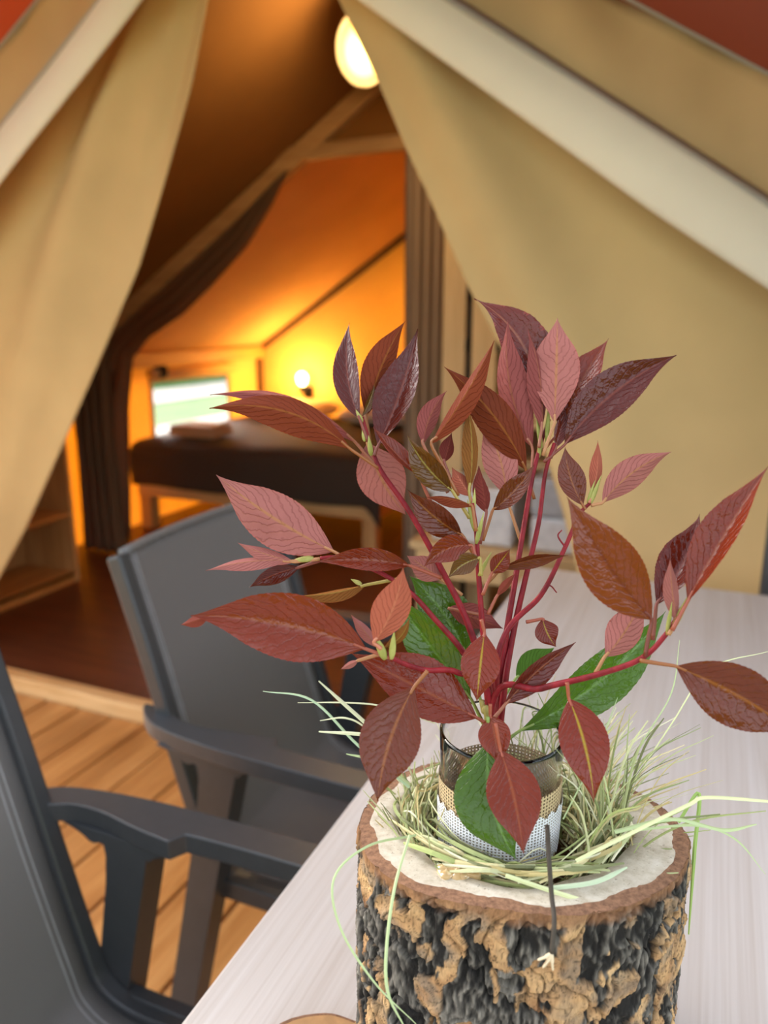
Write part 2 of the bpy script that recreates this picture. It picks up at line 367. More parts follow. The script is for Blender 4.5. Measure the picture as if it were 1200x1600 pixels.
# front gable: cream bands below each slope, tan cloth between band and outer roof
for side in (-1, 1):
    xo = -3.5 if side < 0 else 1.1
    def band(u, v, side=side, xo=xo):
        x = RX + (xo - RX) * u
        wd = 0.10 + 0.055 * min(1, u * 2.2)
        return (x, YF - 0.045 - 0.012 * math.sin(v * math.pi) - 0.004 * math.sin(u * 17 + v * 2), zfr(x) - wd * v)
    mb = MB(); mb.grid(band, 60, 8); struct(mb.build('trim_5' if side < 0 else 'trim_6', MT['band'], smooth=True, solid=0.006))
    mb = MB(); mb.grid(lambda u, v: (RX + (xo - RX) * u, YF - 0.052 + 0.03 * v, zfr(RX + (xo - RX) * u) + 0.012 - 0.02 * (1 - v)), 40, 2)
    struct(mb.build('trim_7' if side < 0 else 'trim_8', MT['band_edge'], smooth=True, solid=0.008))
    def gab(u, v, side=side, xo=xo):
        x = RX + (xo - RX) * u
        return (x, YF - 0.02 + 0.012 * math.sin(u * 26 + v * 3) * v + 0.008 * math.sin(u * 61 + 2 * v) * v, zfr(x) + (zout(x) - zfr(x)) * v - 0.01)
    mb = MB(); mb.grid(gab, 90, 8); struct(mb.build('wall_gable_left' if side < 0 else 'wall_gable_right', MT['canvas_up'], smooth=True, solid=0.003))
    mb = MB(); mb.beam((RX, YF - 0.03, zout(RX) - .006), (xo, YF - 0.03, zout(xo) - .006), 0.012, 0.012); struct(mb.build('trim_9' if side < 0 else 'trim_10', MT['band_edge']))

# door flaps
def flap(side, pix, name, label, xout, zmin):
    yq = YF + 0.065; e = [PY(a, b, yq) for a, b in pix]
    zs = [p.z for p in e][::-1]; xs = [p.x for p in e][::-1]
    ztop = 2.30
    def fn(u, v):
        z = ztop + (zmin - ztop) * u
        xe = interp(z, zs, xs)
        xo = RX + side * min((2.36 - z) / 0.67, abs(xout - RX))
        x = xe + (xo - xe) * v
        ang = math.atan2(abs(x - RX) + 0.02, 2.55 - z); r = math.hypot(x - RX, 2.55 - z)
        amp = (0.030 if side < 0 else 0.024) * min(1, r * 1.1)
        y = yq + amp * math.sin(ang * 15 + 1.3 + 1.5 * r * .5) + 0.4 * amp * math.sin(ang * 33 + r * 3); y = yq + (y - yq) * min(1, .15 + v * 7)
        return (x, y, z)
    mb = MB(); mb.grid(fn, 70, 70); o = mb.build(name, MT['canvas'], smooth=True, solid=0.004)
    return tag(o, label, 'tent flap', 'canvas door flaps')
flap(-1, [(342, -224), (325, 0), (300, 130), (262, 260), (215, 420), (165, 540), (100, 690), (40, 830), (0, 905), (-60, 1010)], 'tent_flap', 'beige canvas door flap drawn aside towards the wooden cubby shelf', -3.3, 0.07)
flap(1, [(430, -224), (530, 0), (590, 125), (638, 240), (672, 312), (732, 450), (790, 556), (832, 640), (880, 800), (900, 885), (915, 990)], 'tent_flap', 'wide beige canvas door flap hanging behind the table end', 0.8, 0.07)
# slim grey pole at the tent corner
pp = PY(1204, 880, YF - .07)
mb = MB(); mb.tube([(pp.x, YF - .09, 0.0), (pp.x, YF - .09, zfr(pp.x) - .04)], 0.017, 16)
pole = thing('tent_pole', 'slim grey upright pole beside the wide door flap', 'pole', (pp.x, YF - .09, 0))
mb.build('shaft', MT['frame_metal'], pole, smooth=True)
mb = MB(); mb.lathe((pp.x, YF - .09, 0.0), [(0.0, 0.0), (0.05, 0.0), (0.05, 0.006), (0.022, 0.01), (0.022, 0.05), (0.0, 0.05)], 24); mb.build('foot_plate', MT['frame_metal'], pole)

# ------------------------------------------------------------------ curtains
rf = lambda x: zin(x) - 0.10
low = [PY(a, b, YP - .05) for a, b in ((452, 268), (425, 320), (385, 385), (335, 440), (285, 490), (230, 528), (206, 560), (200, 640), (205, 860))]
def cur(u, v):
    # u: across pleats from the rafter side to the hanging edge, v: along
    top_x = RX - 0.66 - v * 1.42
    a = Vector((top_x, YP - .06, rf(top_x)))
    k = v * (len(low) - 1); i = min(int(k), len(low) - 2); b = low[i].lerp(low[i + 1], k - i)
    p = a.lerp(b, u); 
    return (p.x, YP - .06 + 0.022 * math.sin(u * 19 + v * 2.5), p.z)
cu = thing('curtain', 'dark brown curtain swept up along the sloping rafter beside the bed', 'curtain', (low[-1].x, YP - .06, FZ))
mb = MB(); mb.grid(cur, 36, 60); mb.build('drape', MT['curtain'], cu, smooth=True, solid=0.003)
lx = low[-1].x
def col(u, v):
    x = lx - 0.30 * (1 - u); z = FZ + 0.01 + (1.16 - FZ) * v
    pinch = 1 - 0.12 * math.sin(v * math.pi)
    x = lx - 0.15 + (x - lx + 0.15) * pinch
    return (x, YP - .09 + 0.03 * math.sin(u * 28), z)
mb = MB(); mb.grid(col, 60, 24); mb.build('gathered_drape', MT['curtain'], cu, smooth=True, solid=0.003)
cu2 = thing('curtain', 'taupe curtain gathered against the central ridge post', 'curtain', (RX + .07, YP - .08, FZ))
def col2(u, v):
    x = RX - 0.015 + 0.155 * u; z = FZ + 0.01 + (1.97 - FZ) * v
    return (x, YP - .10 + 0.028 * math.sin(u * 22 + 0.4 * math.sin(v * 5)), z)
mb = MB(); mb.grid(col2, 48, 24); mb.build('drape', MT['curtain_grey'], cu2, smooth=True, solid=0.003)

# ------------------------------------------------------------------ bedroom: bed, linen, lamp
BX0, BX1, BY0, BY1 = -3.20, -1.60, 3.66, 5.14
bed = thing('bed', 'low pine double bed frame under a dark cover', 'bed', ((BX0 + BX1) / 2, BY0, FZ))
mb = MB(); mb.box((BX0, BY0, 0.235), (BX1, BY0 + .03, 0.325)); mb.build('front_rail', MT['pine_x'], bed, bevel=0.006)
for xx in (BX0, BX1 - .03):
    mb = MB(); mb.box((xx, BY0 + .03, 0.235), (xx + .03, BY1, 0.325)); mb.build('side_rail', MT['pine_y'], bed, bevel=0.004)
for xx in (BX0 + .005, BX1 - .085):
    for yy in (BY0 + .005, BY1 - .085):
        mb = MB(); mb.box((xx, yy, FZ), (xx + .08, yy + .08, 0.236)); mb.build('leg', MT['pine_z'], bed, bevel=0.004)
mb = MB(); mb.box((BX0 + .03, BY0 + .03, 0.29), (BX1 - .03, BY1, 0.33)); mb.build('slat_base', MT['pine_x'], bed)
def cover(u, v):
    # a soft slab: top sheet with drop at the front and the right side
    x = BX0 - 0.01 + (BX1 - BX0 + 0.05) * u
    prof = [(BY0 - .03, .31), (BY0 - .035, .40), (BY0 - .03, .50), (BY0 - .005, .55), (BY0 + .06, .572), (BY0 + .5, .575), (BY1 - .02, .575)]
    k = v * (len(prof) - 1); i = min(int(k), len(prof) - 2); t = k - i
    y = prof[i][0] + (prof[i + 1][0] - prof[i][0]) * t; z = prof[i][1] + (prof[i + 1][1] - prof[i][1]) * t
    edge = max(0, (u - 0.93) / 0.07)
    z -= edge ** 2 * 0.14; z = max(z, .20)
    return (x + 0.0 * edge, y + 0.006 * math.sin(u * 23) * (1 - v), z + 0.006 * math.sin(u * 14 + v * 7))
mb = MB(); mb.grid(cover, 60, 36)
tag(mb.build('bed_cover', MT['bedcover'], smooth=True, solid=0.012), 'dark brown blanket spread over the pine bed', 'blanket')
def cushion(name, c, sx, sy, sz, rz, mat, label, cat, tilt=0, parent=None):
    mb = MB()
    def fn(u, v, s):
        a, b = u * 2 - 1, v * 2 - 1
        h = (max(0, 1 - a ** 4) * max(0, 1 - b ** 4)) ** 0.5 * sz * s
        k = 1 - 0.05 * (1 - abs(a)) * abs(b) - .05 * (1 - abs(b)) * abs(a)
        p = Vector((a * sx * k, b * sy * k, h)); p.rotate(Matrix.Rotation(tilt, 3, 'X')); p.rotate(Matrix.Rotation(rz, 3, 'Z'))
        return p + Vector(c)
    mb.grid(lambda u, v: fn(u, v, 1), 18, 18); mb.grid(lambda u, v: fn(1 - u, v, -1), 18, 18)
    return tag(mb.build(name, mat, smooth=True), label, cat)
cushion('pillow', (-2.78, 4.88, 0.655), 0.30, 0.19, 0.065, 0.02, MT['pillow'], 'cream pillow on the bed under the glowing wall lamp', 'pillow', 0.03)
cushion('pillow', (-2.05, 4.88, 0.655), 0.30, 0.19, 0.065, -0.03, MT['pillow'], 'cream pillow on the bed beside the ridge post', 'pillow', 0.03)
tw = thing('folded_towel', 'folded beige towel lying on the dark blanket by the window', 'towel', (-2.90, 3.90, .585))
for k in range(3):
    mb = MB(); mb.box((-3.05 + .008 * k, 3.79, .592 + k * .024), (-2.72 - .006 * k, 4.02, .615 + k * .024)); mb.build('layer', MT['towel'], tw, bevel=0.010, bseg=3)

# wall lamp with bare glowing bulb
lp = PY(472, 590, YB - .10)
la = thing('wall_lamp', 'small lamp with glowing round bulb on the bedroom back wall', 'lamp', (lp.x, YB, lp.z - .08))
mb = MB(); mb.lathe((lp.x, lp.y, lp.z - .01), [(0.001, -.052), (.02, -.046), (.034, -.022), (.040, .006), (.034, .03), (.018, .046), (.001, .051)], 24); mb.build('bulb', MT['bulb'], la, smooth=True)
mb = MB(); mb.lathe((lp.x, lp.y, lp.z - .075), [(.001, -.04), (.024, -.04), (.030, 0), (.022, .016), (.001, .018)], 20); mb.build('socket', MT['dark'], la, smooth=True)
mb = MB(); mb.tube([(lp.x, lp.y, lp.z - .10), (lp.x, YB - .03, lp.z - .115), (lp.x, YB - .005, lp.z - .115)], 0.010, 8); mb.build('bracket', MT['dark'], la, smooth=True)
mb = MB(); mb.box((lp.x - .04, YB - .015, lp.z - .16), (lp.x + .04, YB - .001, lp.z - .07)); mb.build('wall_plate', MT['dark'], la, bevel=.004)
ld = bpy.data.lights.new('bulb_light', 'POINT'); ld.energy = 22; ld.color = (1, 0.50, 0.11); ld.shadow_soft_size = 0.05
lo = bpy.data.objects.new('bulb_light', ld); C.objects.link(lo); lo.parent = la; lo.location = Vector((lp.x, lp.y - .12, lp.z + .02)) - Vector(la.location)

# ceiling lamp hanging under the ridge
lc = PY(568, 76, 2.62)
cl = thing('ceiling_lamp', 'lit oval lamp hanging under the tent ridge', 'lamp', lc)
mb = MB()
ax = Vector((0.30, -0.80, -0.52)).normalized()       # lens faces the door and down
e1 = ax.cross(Vector((0, 0, 1))).normalized(); e2 = e1.cross(ax)
def disc(mb, prof, n=32, mi=0, sx=0.82, sy=1.05):
    vs = []; 
    for r, h in prof:
        for j in range(n):
            a = 2 * math.pi * j / n; vs.append(lc + e1 * (r * sx * math.cos(a)) + e2 * (r * sy * math.sin(a)) + ax * h)
    k = len(prof); mb.add(vs, [(i * n + j, i * n + (j + 1) % n, (i + 1) * n + (j + 1) % n, (i + 1) * n + j) for i in range(k - 1) for j in range(n)], mi)
disc(mb, [(.098, 0), (.092, .025), (.07, .045), (.04, .055), (.001, .058)]); mb.build('lens', MT['lens'], cl, smooth=True)
mb = MB(); disc(mb, [(.001, -.03), (.10, -.03), (.112, -.01), (.112, .008), (.099, .012), (.097, 0.0)]); mb.build('housing', MT['lamp_rim'], cl, smooth=True)
mb = MB(); mb.tube([lc - ax * .03, Vector((RX, lc.y + .03, zin(RX) - .07))], 0.012, 8); mb.build('stem', MT['pole_wood'], cl)
ld = bpy.data.lights.new('lens_light', 'POINT'); ld.energy = 13; ld.color = (1, 0.72, 0.40); ld.shadow_soft_size = 0.08
lo = bpy.data.objects.new('lens_light', ld); C.objects.link(lo); lo.parent = cl; lo.location = ax * .14

# ------------------------------------------------------------------ cubby shelf on the left
SX, SY0, SY1 = -2.80, 1.98, 2.74
sh = thing('cubby_shelf', 'open pine cubby shelf standing behind the narrower door flap', 'shelf', (SX - .15, 2.36, FZ))
for yy in (SY0, SY1 - .022):
    mb = MB(); mb.box((SX - .34, yy, FZ), (SX, yy + .022, 1.02)); mb.build('side_panel', MT['pine_z'], sh, bevel=.002)
mb = MB(); mb.box((SX - .34, SY0, FZ), (SX - .33, SY1, 1.02)); mb.build('back_panel', MT['pine_z'], sh)
for zz in (FZ + .03, .36, .68, 1.0):
    mb = MB(); mb.box((SX - .33, SY0 + .022, zz), (SX - .004, SY1 - .022, zz + .022)); mb.build('shelf_board', MT['pine_y'], sh, bevel=.002)
mb = MB(); mb.box((SX - .012, SY0 + .022, FZ), (SX - .004, SY1 - .022, FZ + .055)); mb.build('plinth', MT['pine_y'], sh)

# ------------------------------------------------------------------ furniture on the right side of the tent
wx0, wx1, wy = -1.03, -0.80, YP - .18
wd = thing('wardrobe', 'tall narrow pale wardrobe with two slim doors beside the ridge post', 'wardrobe', ((wx0 + wx1) / 2, wy, FZ))
mb = MB(); mb.box((wx0, wy - .02, FZ), (wx1, wy + .15, 1.86)); mb.build('body', MT['pale_z'], wd, bevel=.003)
for a, b in ((wx0 + .002, wx0 + .098), (wx0 + .125, wx1 - .004)):
    mb = MB(); mb.box((a, wy - .042, FZ + .03), (b, wy - .022, 1.85)); d_ = mb.build('door', MT['pale_z'], wd, bevel=.003)
    for zz in (.45, 1.16, 1.36):
        mb = MB(); mb.box((b + .004, wy - .052, zz), (b + .016, wy - .03, zz + .05)); mb.build('hinge', MT['dark'], d_)
mb = MB(); mb.box((wx0 + .1, wy - .026, FZ + .03), (wx0 + .123, wy - .0195, 1.85)); mb.build('shadow_gap', MT['dark'], wd)
mb = MB(); mb.box((wx1 - .05, wy - .062, 1.30), (wx1 - .015, wy - .044, 1.38)); mb.build('lock', MT['grey_box'], wd, bevel=.003)
hx0, hx1 = -0.78, -0.18
hs = thing('wall_shelf', 'pale wooden cubby shelf with dark back above the white box', 'shelf', ((hx0 + hx1) / 2, wy, .70))
for xx in (hx0, hx1 - .02):
    mb = MB(); mb.box((xx, wy - .05, .70), (xx + .02, wy + .13, 1.34)); mb.build('side_panel', MT['pale_z'], hs, bevel=.002)
for zz in (.70, .86, 1.12, 1.32):
    mb = MB(); mb.box((hx0 + .02, wy - .05, zz), (hx1 - .02, wy + .13, zz + .03)); mb.build('shelf_board', MT['pale_x'], hs, bevel=.002)
mb = MB(); mb.box((hx0 + .02, wy + .12, .72), (hx1 - .02, wy + .135, 1.33)); mb.build('back_panel', plain('brown_back_board', lin(120, 74, 30), .7), hs)
by = 2.78
bn = thing('bench', 'low pale storage bench with panel front standing against the partition', 'bench', (-.55, by, FZ))
mb = MB(); mb.box((-1.0, by - .18, .445), (.1, by + .2, .475)); mb.build('top_board', MT['pale_x'], bn, bevel=.004)
for a in (-.98, -.62, -.26):
    mb = MB(); mb.box((a, by - .16, .335), (a + .34, by - .14, .440)); d_ = mb.build('drawer_front', MT['pale_x'], bn, bevel=.003)
    mb = MB(); mb.tube([(a + .17, by - .16, .39), (a + .17, by - .18, .39)], .012, 10); mb.build('knob', MT['pale_x'], d_)
mb = MB(); mb.box((-.99, by - .135, .33), (.09, by + .19, .443)); mb.build('body', MT['pale_x'], bn)
for xx in (-.98, .03):
    for yy in (by - .15, by + .13):
        mb = MB(); mb.box((xx, yy, FZ), (xx + .05, yy + .05, .331)); mb.build('leg', MT['pale_z'], bn, bevel=.003)
wb_ = thing('storage_box', 'white lidded storage box on the low bench', 'box', (-.72, by, .475))
mb = MB(); mb.box((-.93, by - .13, .475), (-.62, by + .12, .66)); mb.build('tub', MT['white_box'], wb_, bevel=.012)
mb = MB(); mb.box((-.945, by - .145, .66), (-.605, by + .135, .69)); mb.build('lid', MT['white_box'], wb_, bevel=.008)
ms = thing('cool_box', 'grey cool box with white body at the end of the low bench', 'box', (-.45, by, .475))
mb = MB(); mb.box((-.555, by - .13, .475), (-.34, by + .12, .60)); mb.build('tub', MT['white_box'], ms, bevel=.012)
mb = MB(); mb.box((-.56, by - .135, .60), (-.335, by + .125, .745)); mb.build('lid', MT['grey_box'], ms, bevel=.02)
mb = MB(); mb.tube([(-.555, by - .02, .62), (-.572, by - .02, .70), (-.50, by - .02, .775), (-.40, by - .02, .775), (-.323, by - .02, .70), (-.34, by - .02, .62)], .008, 8); mb.build('handle', MT['grey_box'], ms, smooth=True)

# ------------------------------------------------------------------ table
TX0, TX1, TY0, TY1, TZ = -0.335, 0.56, -0.45, 1.625, 0.75
tb = thing('table', 'long whitewashed wooden table carrying the log planter', 'table', ((TX0 + TX1) / 2, (TY0 + TY1) / 2, 0))
mb = MB(); mb.box((TX0, TY0, TZ - .032), (TX1, TY1, TZ)); mb.build('tabletop', MT['table'], tb, bevel=.004)
MT['white_leg'] = plain('white_painted_wood', lin(206, 200, 194), .5)
for xx in (TX0 + .06, TX1 - .13):
    for yy in (TY0 + .08, TY1 - .15):
        mb = MB(); mb.box((xx, yy, 0), (xx + .07, yy + .07, TZ - .033)); mb.build('leg', MT['white_leg'], tb, bevel=.003)
for a, b in (((TX0 + .07, TY0 + .15, TZ - .12), (TX0 + .095, TY1 - .15, TZ - .033)), ((TX1 - .095, TY0 + .15, TZ - .12), (TX1 - .07, TY1 - .15, TZ - .033)),
             ((TX0 + .13, TY0 + .09, TZ - .12), (TX1 - .13, TY0 + .115, TZ - .033)), ((TX0 + .13, TY1 - .115, TZ - .12), (TX1 - .13, TY1 - .09, TZ - .033))):
    mb = MB(); mb.box(a, b); mb.build('apron', MT['white_leg'], tb)

# ------------------------------------------------------------------ armchairs
def smoothpoly(pts, n=5):
    "closed Catmull-Rom outline; points given as (x,y) or (x,y,1) for a sharp corner"
    out = []; k = len(pts)
    for i in range(k):
        p0, p1, p2, p3 = [Vector(pts[(i + j) % k][:2]) for j in (-1, 0, 1, 2)]
        s1, s2 = len(pts[i]) > 2, len(pts[(i + 1) % k]) > 2
        t1 = Vector((0, 0)) if s1 else (p2 - p0) * .5; t2 = Vector((0, 0)) if s2 else (p3 - p1) * .5
        if s1 and s2: out.append(p1[:]); continue
        for q_ in range(n):
            t = q_ / n; h = 2 * t ** 3 - 3 * t * t + 1
            v = p1 * h + t1 * (t ** 3 - 2 * t * t + t) + p2 * (1 - h) + t2 * (t ** 3 - t * t); out.append(v[:])
    return out
def chair(yc, label):
    ox = -0.60
    t = thing('garden_armchair', label, 'chair', (ox, yc, 0), 'grey mesh armchairs along the table')
    prof = catmull([(-.262, 0, .912), (-.21, 0, .74), (-.165, 0, .575), (-.126, 0, .44), (-.103, 0, .385), (-.04, 0, .360), (.08, 0, .368), (.20, 0, .385), (.235, 0, .362)], 6)
    hw = .222
    def sl(u, v):
        k = u * (len(prof) - 1); i = min(int(k), len(prof) - 2); p = prof[i].lerp(prof[i + 1], k - i); y = (v * 2 - 1)
        sag = (1 - y * y) * .022
        back = max(0, min(1, (p.z - .41) / .2))
        return (ox + p.x - sag * back, yc + y * hw, p.z - sag * (1 - back) * .8)
    mb = MB(); mb.grid(sl, 48, 16); mb.build('sling', MT['sling'], t, smooth=True, solid=.003)
    mb = MB(); mb.tube([sl(0.0, j / 16) for j in range(17)], .008, 8); mb.build('top_hem', MT['sling'], t, smooth=True)
    for vv in (.045, .065, .935, .955):
        mb = MB(); mb.tube([Vector(sl(i / 40, vv)) + Vector((.0022, 0, .001)) for i in range(28)], .0011, 6); mb.build('seam', plain('grey_thread', lin(150, 150, 150), .7), t, smooth=True)
    for s in (-1, 1):
        y0 = yc + s * .234
        mb = MB()
        for a, b in zip(prof[:-1], prof[1:]): pass
        vs = []
        for i, p in enumerate(prof):
            tn = (prof[min(i + 1, len(prof) - 1)] - prof[max(i - 1, 0)]).normalized(); nr = Vector((-tn.z, 0, tn.x))
            for dy, dn in ((-.013, -.014), (.013, -.014), (.013, .014), (-.013, .014)): vs.append((ox + p.x + nr.x * dn, y0 + dy, p.z + nr.z * dn))
        k = len(prof)
        mb.add(vs, [(i * 4 + j, i * 4 + (j + 1) % 4, (i + 1) * 4 + (j + 1) % 4, (i + 1) * 4 + j) for i in range(k - 1) for j in range(4)] + [(3, 2, 1, 0), tuple((k - 1) * 4 + j for j in range(4))])
        mb.build('side_rail', MT['frame_metal'], t, bevel=.004)
        # armrest: flat plate, wide and rounded at the back, stepped narrower to the front
        out = [(-.235, .226), (-.212, .258), (-.16, .284), (-.05, .300), (.10, .306), (.24, .308), (.300, .306), (.302, .268), (.24, .264), (.12, .262), (.040, .258, 1), (.028, .238, 1), (-.03, .243), (-.09, .252), (-.14, .250), (-.18, .234)]
        out = smoothpoly([(p[0], p[1] * s) + tuple(p[2:]) for p in out], 5)
        mb = MB(); mb.prism([(ox + a, yc + b) for a, b in out], 'z', .622, .650); mb.build('armrest', MT['frame_metal'], t, bevel=.005)
        # rear leg: slanted slab with fillets under the armrest
        lg = smoothpoly([(-.165, .623, 1), (-.112, .604), (-.090, .545), (-.205, .0, 1), (-.155, .0, 1), (-.030, .545), (-.012, .602), (.032, .623, 1)], 5)
        mb = MB(); mb.prism([(ox + a, b) for a, b in lg], 'y', yc + s * .246, yc + s * .290); mb.build('rear_leg', MT['frame_metal'], t, bevel=.005)
        lg = smoothpoly([(.19, .623, 1), (.230, .610), (.243, .575), (.248, .0, 1), (.303, .0, 1), (.301, .58), (.298, .623, 1)], 5)
        mb = MB(); mb.prism([(ox + a, b) for a, b in lg], 'y', yc + s * .262, yc + s * .300); mb.build('front_leg', MT['frame_metal'], t, bevel=.005)
        mb = MB(); mb.beam((ox - .10, yc + s * .250, .36), (ox + .255, yc + s * .250, .36), .022, .035); mb.beam((ox - .10, yc + s * .235, .37), (ox - .10, yc + s * .285, .37), .03, .03); mb.build('seat_rail', MT['frame_metal'], t, bevel=.003)
    for xx in (-.09, .215):
        mb = MB(); mb.tube(catmull([(ox + xx, yc - .24, .36), (ox + xx + .01, yc - .1, .335), (ox + xx + .01, yc + .1, .335), (ox + xx, yc + .24, .36)], 5), .014, 10); mb.build('cross_bar', MT['frame_metal'], t, smooth=True)
    return t
chair(1.16, 'grey mesh armchair with anthracite frame drawn up to the tent end of the table')
chair(0.42, 'grey mesh armchair with anthracite frame drawn up beside the log planter')

# ------------------------------------------------------------------ log planter
def _hash(ix, iy, iz, seed):
    h = (ix * 374761393 + iy * 668265263 + iz * 2147483647 + seed * 1274126177) & 0xffffffff
    h = ((h ^ (h >> 13)) * 1274126177) & 0xffffffff
    return ((h ^ (h >> 16)) & 0xffffff) / float(0xffffff) * 2 - 1
def vnoise(p, seed=0):
    i = np.floor(p).astype(np.int64); f = p - i; f = f * f * f * (f * (f * 6 - 15) + 10)
    r = 0
    for dx in (0, 1):
        for dy in (0, 1):
            for dz in (0, 1):
                w_ = (f[:, 0] if dx else 1 - f[:, 0]) * (f[:, 1] if dy else 1 - f[:, 1]) * (f[:, 2] if dz else 1 - f[:, 2])
                r = r + w_ * _hash(i[:, 0] + dx, i[:, 1] + dy, i[:, 2] + dz, seed)
    return r
def fbm(p, o=4, seed=0, g=0.5):
    r = 0; a = 1; t = 0
    for k in range(o): r = r + a * vnoise(p * (2 ** k), seed + k * 7); t += a; a *= g
    return r / t
LX, LY, LZ0, LZ1, LR = -0.0931, 0.4472, TZ + .001, 0.956, 0.1035
LS = 0.14
ct = HD.copy()                                         # cut slopes down gently along this direction
def topz(dx, dy): return LZ1 - LS * (dx * ct.x + dy * ct.y)
lg = thing('log_planter', 'hollowed pine log planter with rugged grey and tan bark on the table', 'planter', (LX, LY, TZ))
NT, NZ = 912, 270
th = np.linspace(0, 2 * np.pi, NT, endpoint=False); tz = np.linspace(0, 1, NZ)
TH, TV = np.meshgrid(th, tz, indexing='ij'); TH = TH.ravel(); TV = TV.ravel()
cx, sx_ = np.cos(TH), np.sin(TH)
R0 = LR * (1 + 0.018 * np.sin(2 * TH + .6) + 0.02 * np.sin(3 * TH + 2.0) + 0.012 * np.sin(5 * TH))
R0 = R0 * (1 + 0.035 * (1 - TV) ** 2)
ztop = LZ1 - LS * LR * (cx * ct.x + sx_ * ct.y)
Z = LZ0 + (ztop - LZ0) * TV
p = np.stack([cx * LR, sx_ * LR, Z], 1)
warp = np.stack([fbm(p * 40, 2, 3), fbm(p * 40, 2, 5), fbm(p * 40, 2, 9)], 1) * 0.012
pw_ = p + warp
mask = fbm(pw_ * np.array([56, 56, 23]), 4, 21) + 0.30 * fbm(p * np.array([150, 150, 70]), 3, 31)
tan_m = np.clip((mask - 0.045) / 0.05, 0, 1); tan_m = tan_m * tan_m * (3 - 2 * tan_m)
# stepped flakes on the tan plates
n2 = fbm(pw_ * np.array([66, 66, 40]), 3, 41) * 6.0 + 0.25 * fbm(p * 300, 2, 47)
lev = np.floor(n2); fr = n2 - lev
lip = np.clip(fr / 0.16, 0, 1)
flake = (lev + lip * 0.8) * 0.0009
# dark old bark: long upright strands over coarser plates
ridge = 1 - np.abs(fbm(pw_ * np.array([190, 190, 24]), 3, 61)) * 2.8
plate = fbm(pw_ * np.array([60, 60, 18]), 3, 65)
fine = fbm(p * np.array([520, 520, 110]), 3, 71)
crack = np.abs(fbm(pw_ * np.array([46, 46, 17]), 3, 81)); crack = np.clip(1 - crack / 0.06, 0, 1)
dark_h = 0.0017 * ridge + 0.0012 * fine + 0.0034 * plate
tan_h = flake + 0.0012 + 0.0002 * fine
H = dark_h * (1 - tan_m) + tan_h * tan_m - 0.0042 * crack * (1 - 0.4 * tan_m)
fade = np.clip((1 - TV) / 0.05, 0, 1)
Rr = R0 + H * (0.35 + 0.65 * fade)
V = np.stack([LX + cx * Rr, LY + sx_ * Rr, Z], 1)
cd0 = np.array(lin(34, 31, 28)[:3]); cd1 = np.array(lin(150, 142, 130)[:3])
dcol = cd0 + (cd1 - cd0) * np.clip(ridge * 0.45 + fine * 0.8 + plate * .5, 0, 1)[:, None] ** 1.5
ta = np.array(lin(142, 98, 62)[:3]); tb_ = np.array(lin(220, 180, 128)[:3]); tc_ = np.array(lin(172, 132, 88)[:3])
hue = np.clip(0.5 + 0.5 * fbm(p * 55, 3, 91) * 1.5, 0, 1)[:, None]
tcol = (ta * (1 - hue) + tb_ * hue) * (0.28 + 0.72 * np.clip(fr / 0.22, 0, 1))[:, None]
tcol = tcol * (1 - 0.0) + 0
grey = np.clip(fbm(p * 60, 3, 101) * 2.2 + 0.25, 0, 1)[:, None]; tcol = tcol * (1 - .6 * grey) + np.array(lin(112, 104, 94)[:3]) * (0.4 + 0.6 * np.clip(fr / 0.22, 0, 1))[:, None] * .6 * grey
col = dcol * (1 - tan_m[:, None]) + tcol * tan_m[:, None]
col = col * (1 - 0.55 * crack[:, None])
rim = np.clip((TV - 0.955) / 0.03 + 0.5 * fbm(p * 90, 2, 111), 0, 1)[:, None]
col = col * (1 - rim * .8) + np.array(lin(140, 98, 66)[:3]) * rim * .8
faces = [(i * NZ + j, ((i + 1) % NT) * NZ + j, ((i + 1) % NT) * NZ + j + 1, i * NZ + j + 1) for i in range(NT) for j in range(NZ - 1)]
me = bpy.data.meshes.new('bark'); me.from_pydata((V - np.array([LX, LY, TZ])).tolist(), [], faces)
at = me.color_attributes.new('bark_colour', 'FLOAT_COLOR', 'POINT'); at.data.foreach_set('color', np.concatenate([col, np.ones((len(col), 1))], 1).astype(np.float32).ravel())
me.polygons.foreach_set('use_smooth', [True] * len(faces))
q = M('pine_bark'); a = q.n('ShaderNodeAttribute'); a.attribute_name = 'bark_colour'
nz = q.noise(q.coord(scale=(1, 1, .3)), 520, 4, .65); cc = q.mix(0.45, a.outputs['Color'], q.ramp(nz, [(0.3, (.3, .3, .3, 1)), (0.6, (1.15, 1.15, 1.15, 1))]), 'MULTIPLY')
q.set(cc, 0.85, Specular_IOR_Level=.25); q.bump(nz, .8, .0012)
me.materials.append(q.mat); bk = bpy.data.objects.new('bark', me); C.objects.link(bk); bk.parent = lg
# cut face with rim, and the cavity
q = M('pale_cut_wood'); v = q.coord()
gx = q.n('ShaderNodeVectorMath', operation='LENGTH'); q.l(q.coord(scale=(1, 1, 0)), gx.inputs[0])
rg = q.math('ADD', q.math('MULTIPLY', gx.outputs['Value'], 900), q.math('MULTIPLY', q.noise(v, 25, 3), 9)); rr = q.math('SINE', rg)
f = q.noise(v, 120, 5, .7); sp = q.noise(v, 420, 2, .8)
c = q.ramp(f, [(.3, lin(176, 164, 142)), (.5, lin(202, 192, 172)), (.7, lin(216, 208, 192))])
c = q.mix(q.math('MULTIPLY_ADD', rr, .06, .06), c, lin(160, 140, 110)); c = q.mix(q.ramp(sp, [(.63, (0, 0, 0, 1)), (.74, (.75, .75, .75, 1))]), c, lin(110, 92, 70))
st = q.noise(v, 34, 4, .65); c = q.mix(q.ramp(st, [(.60, (0, 0, 0, 1)), (.74, (.6, .6, .6, 1))]), c, lin(118, 118, 88))
q.set(c, .9); q.bump(f, .35, .0008); cutm = q.mat
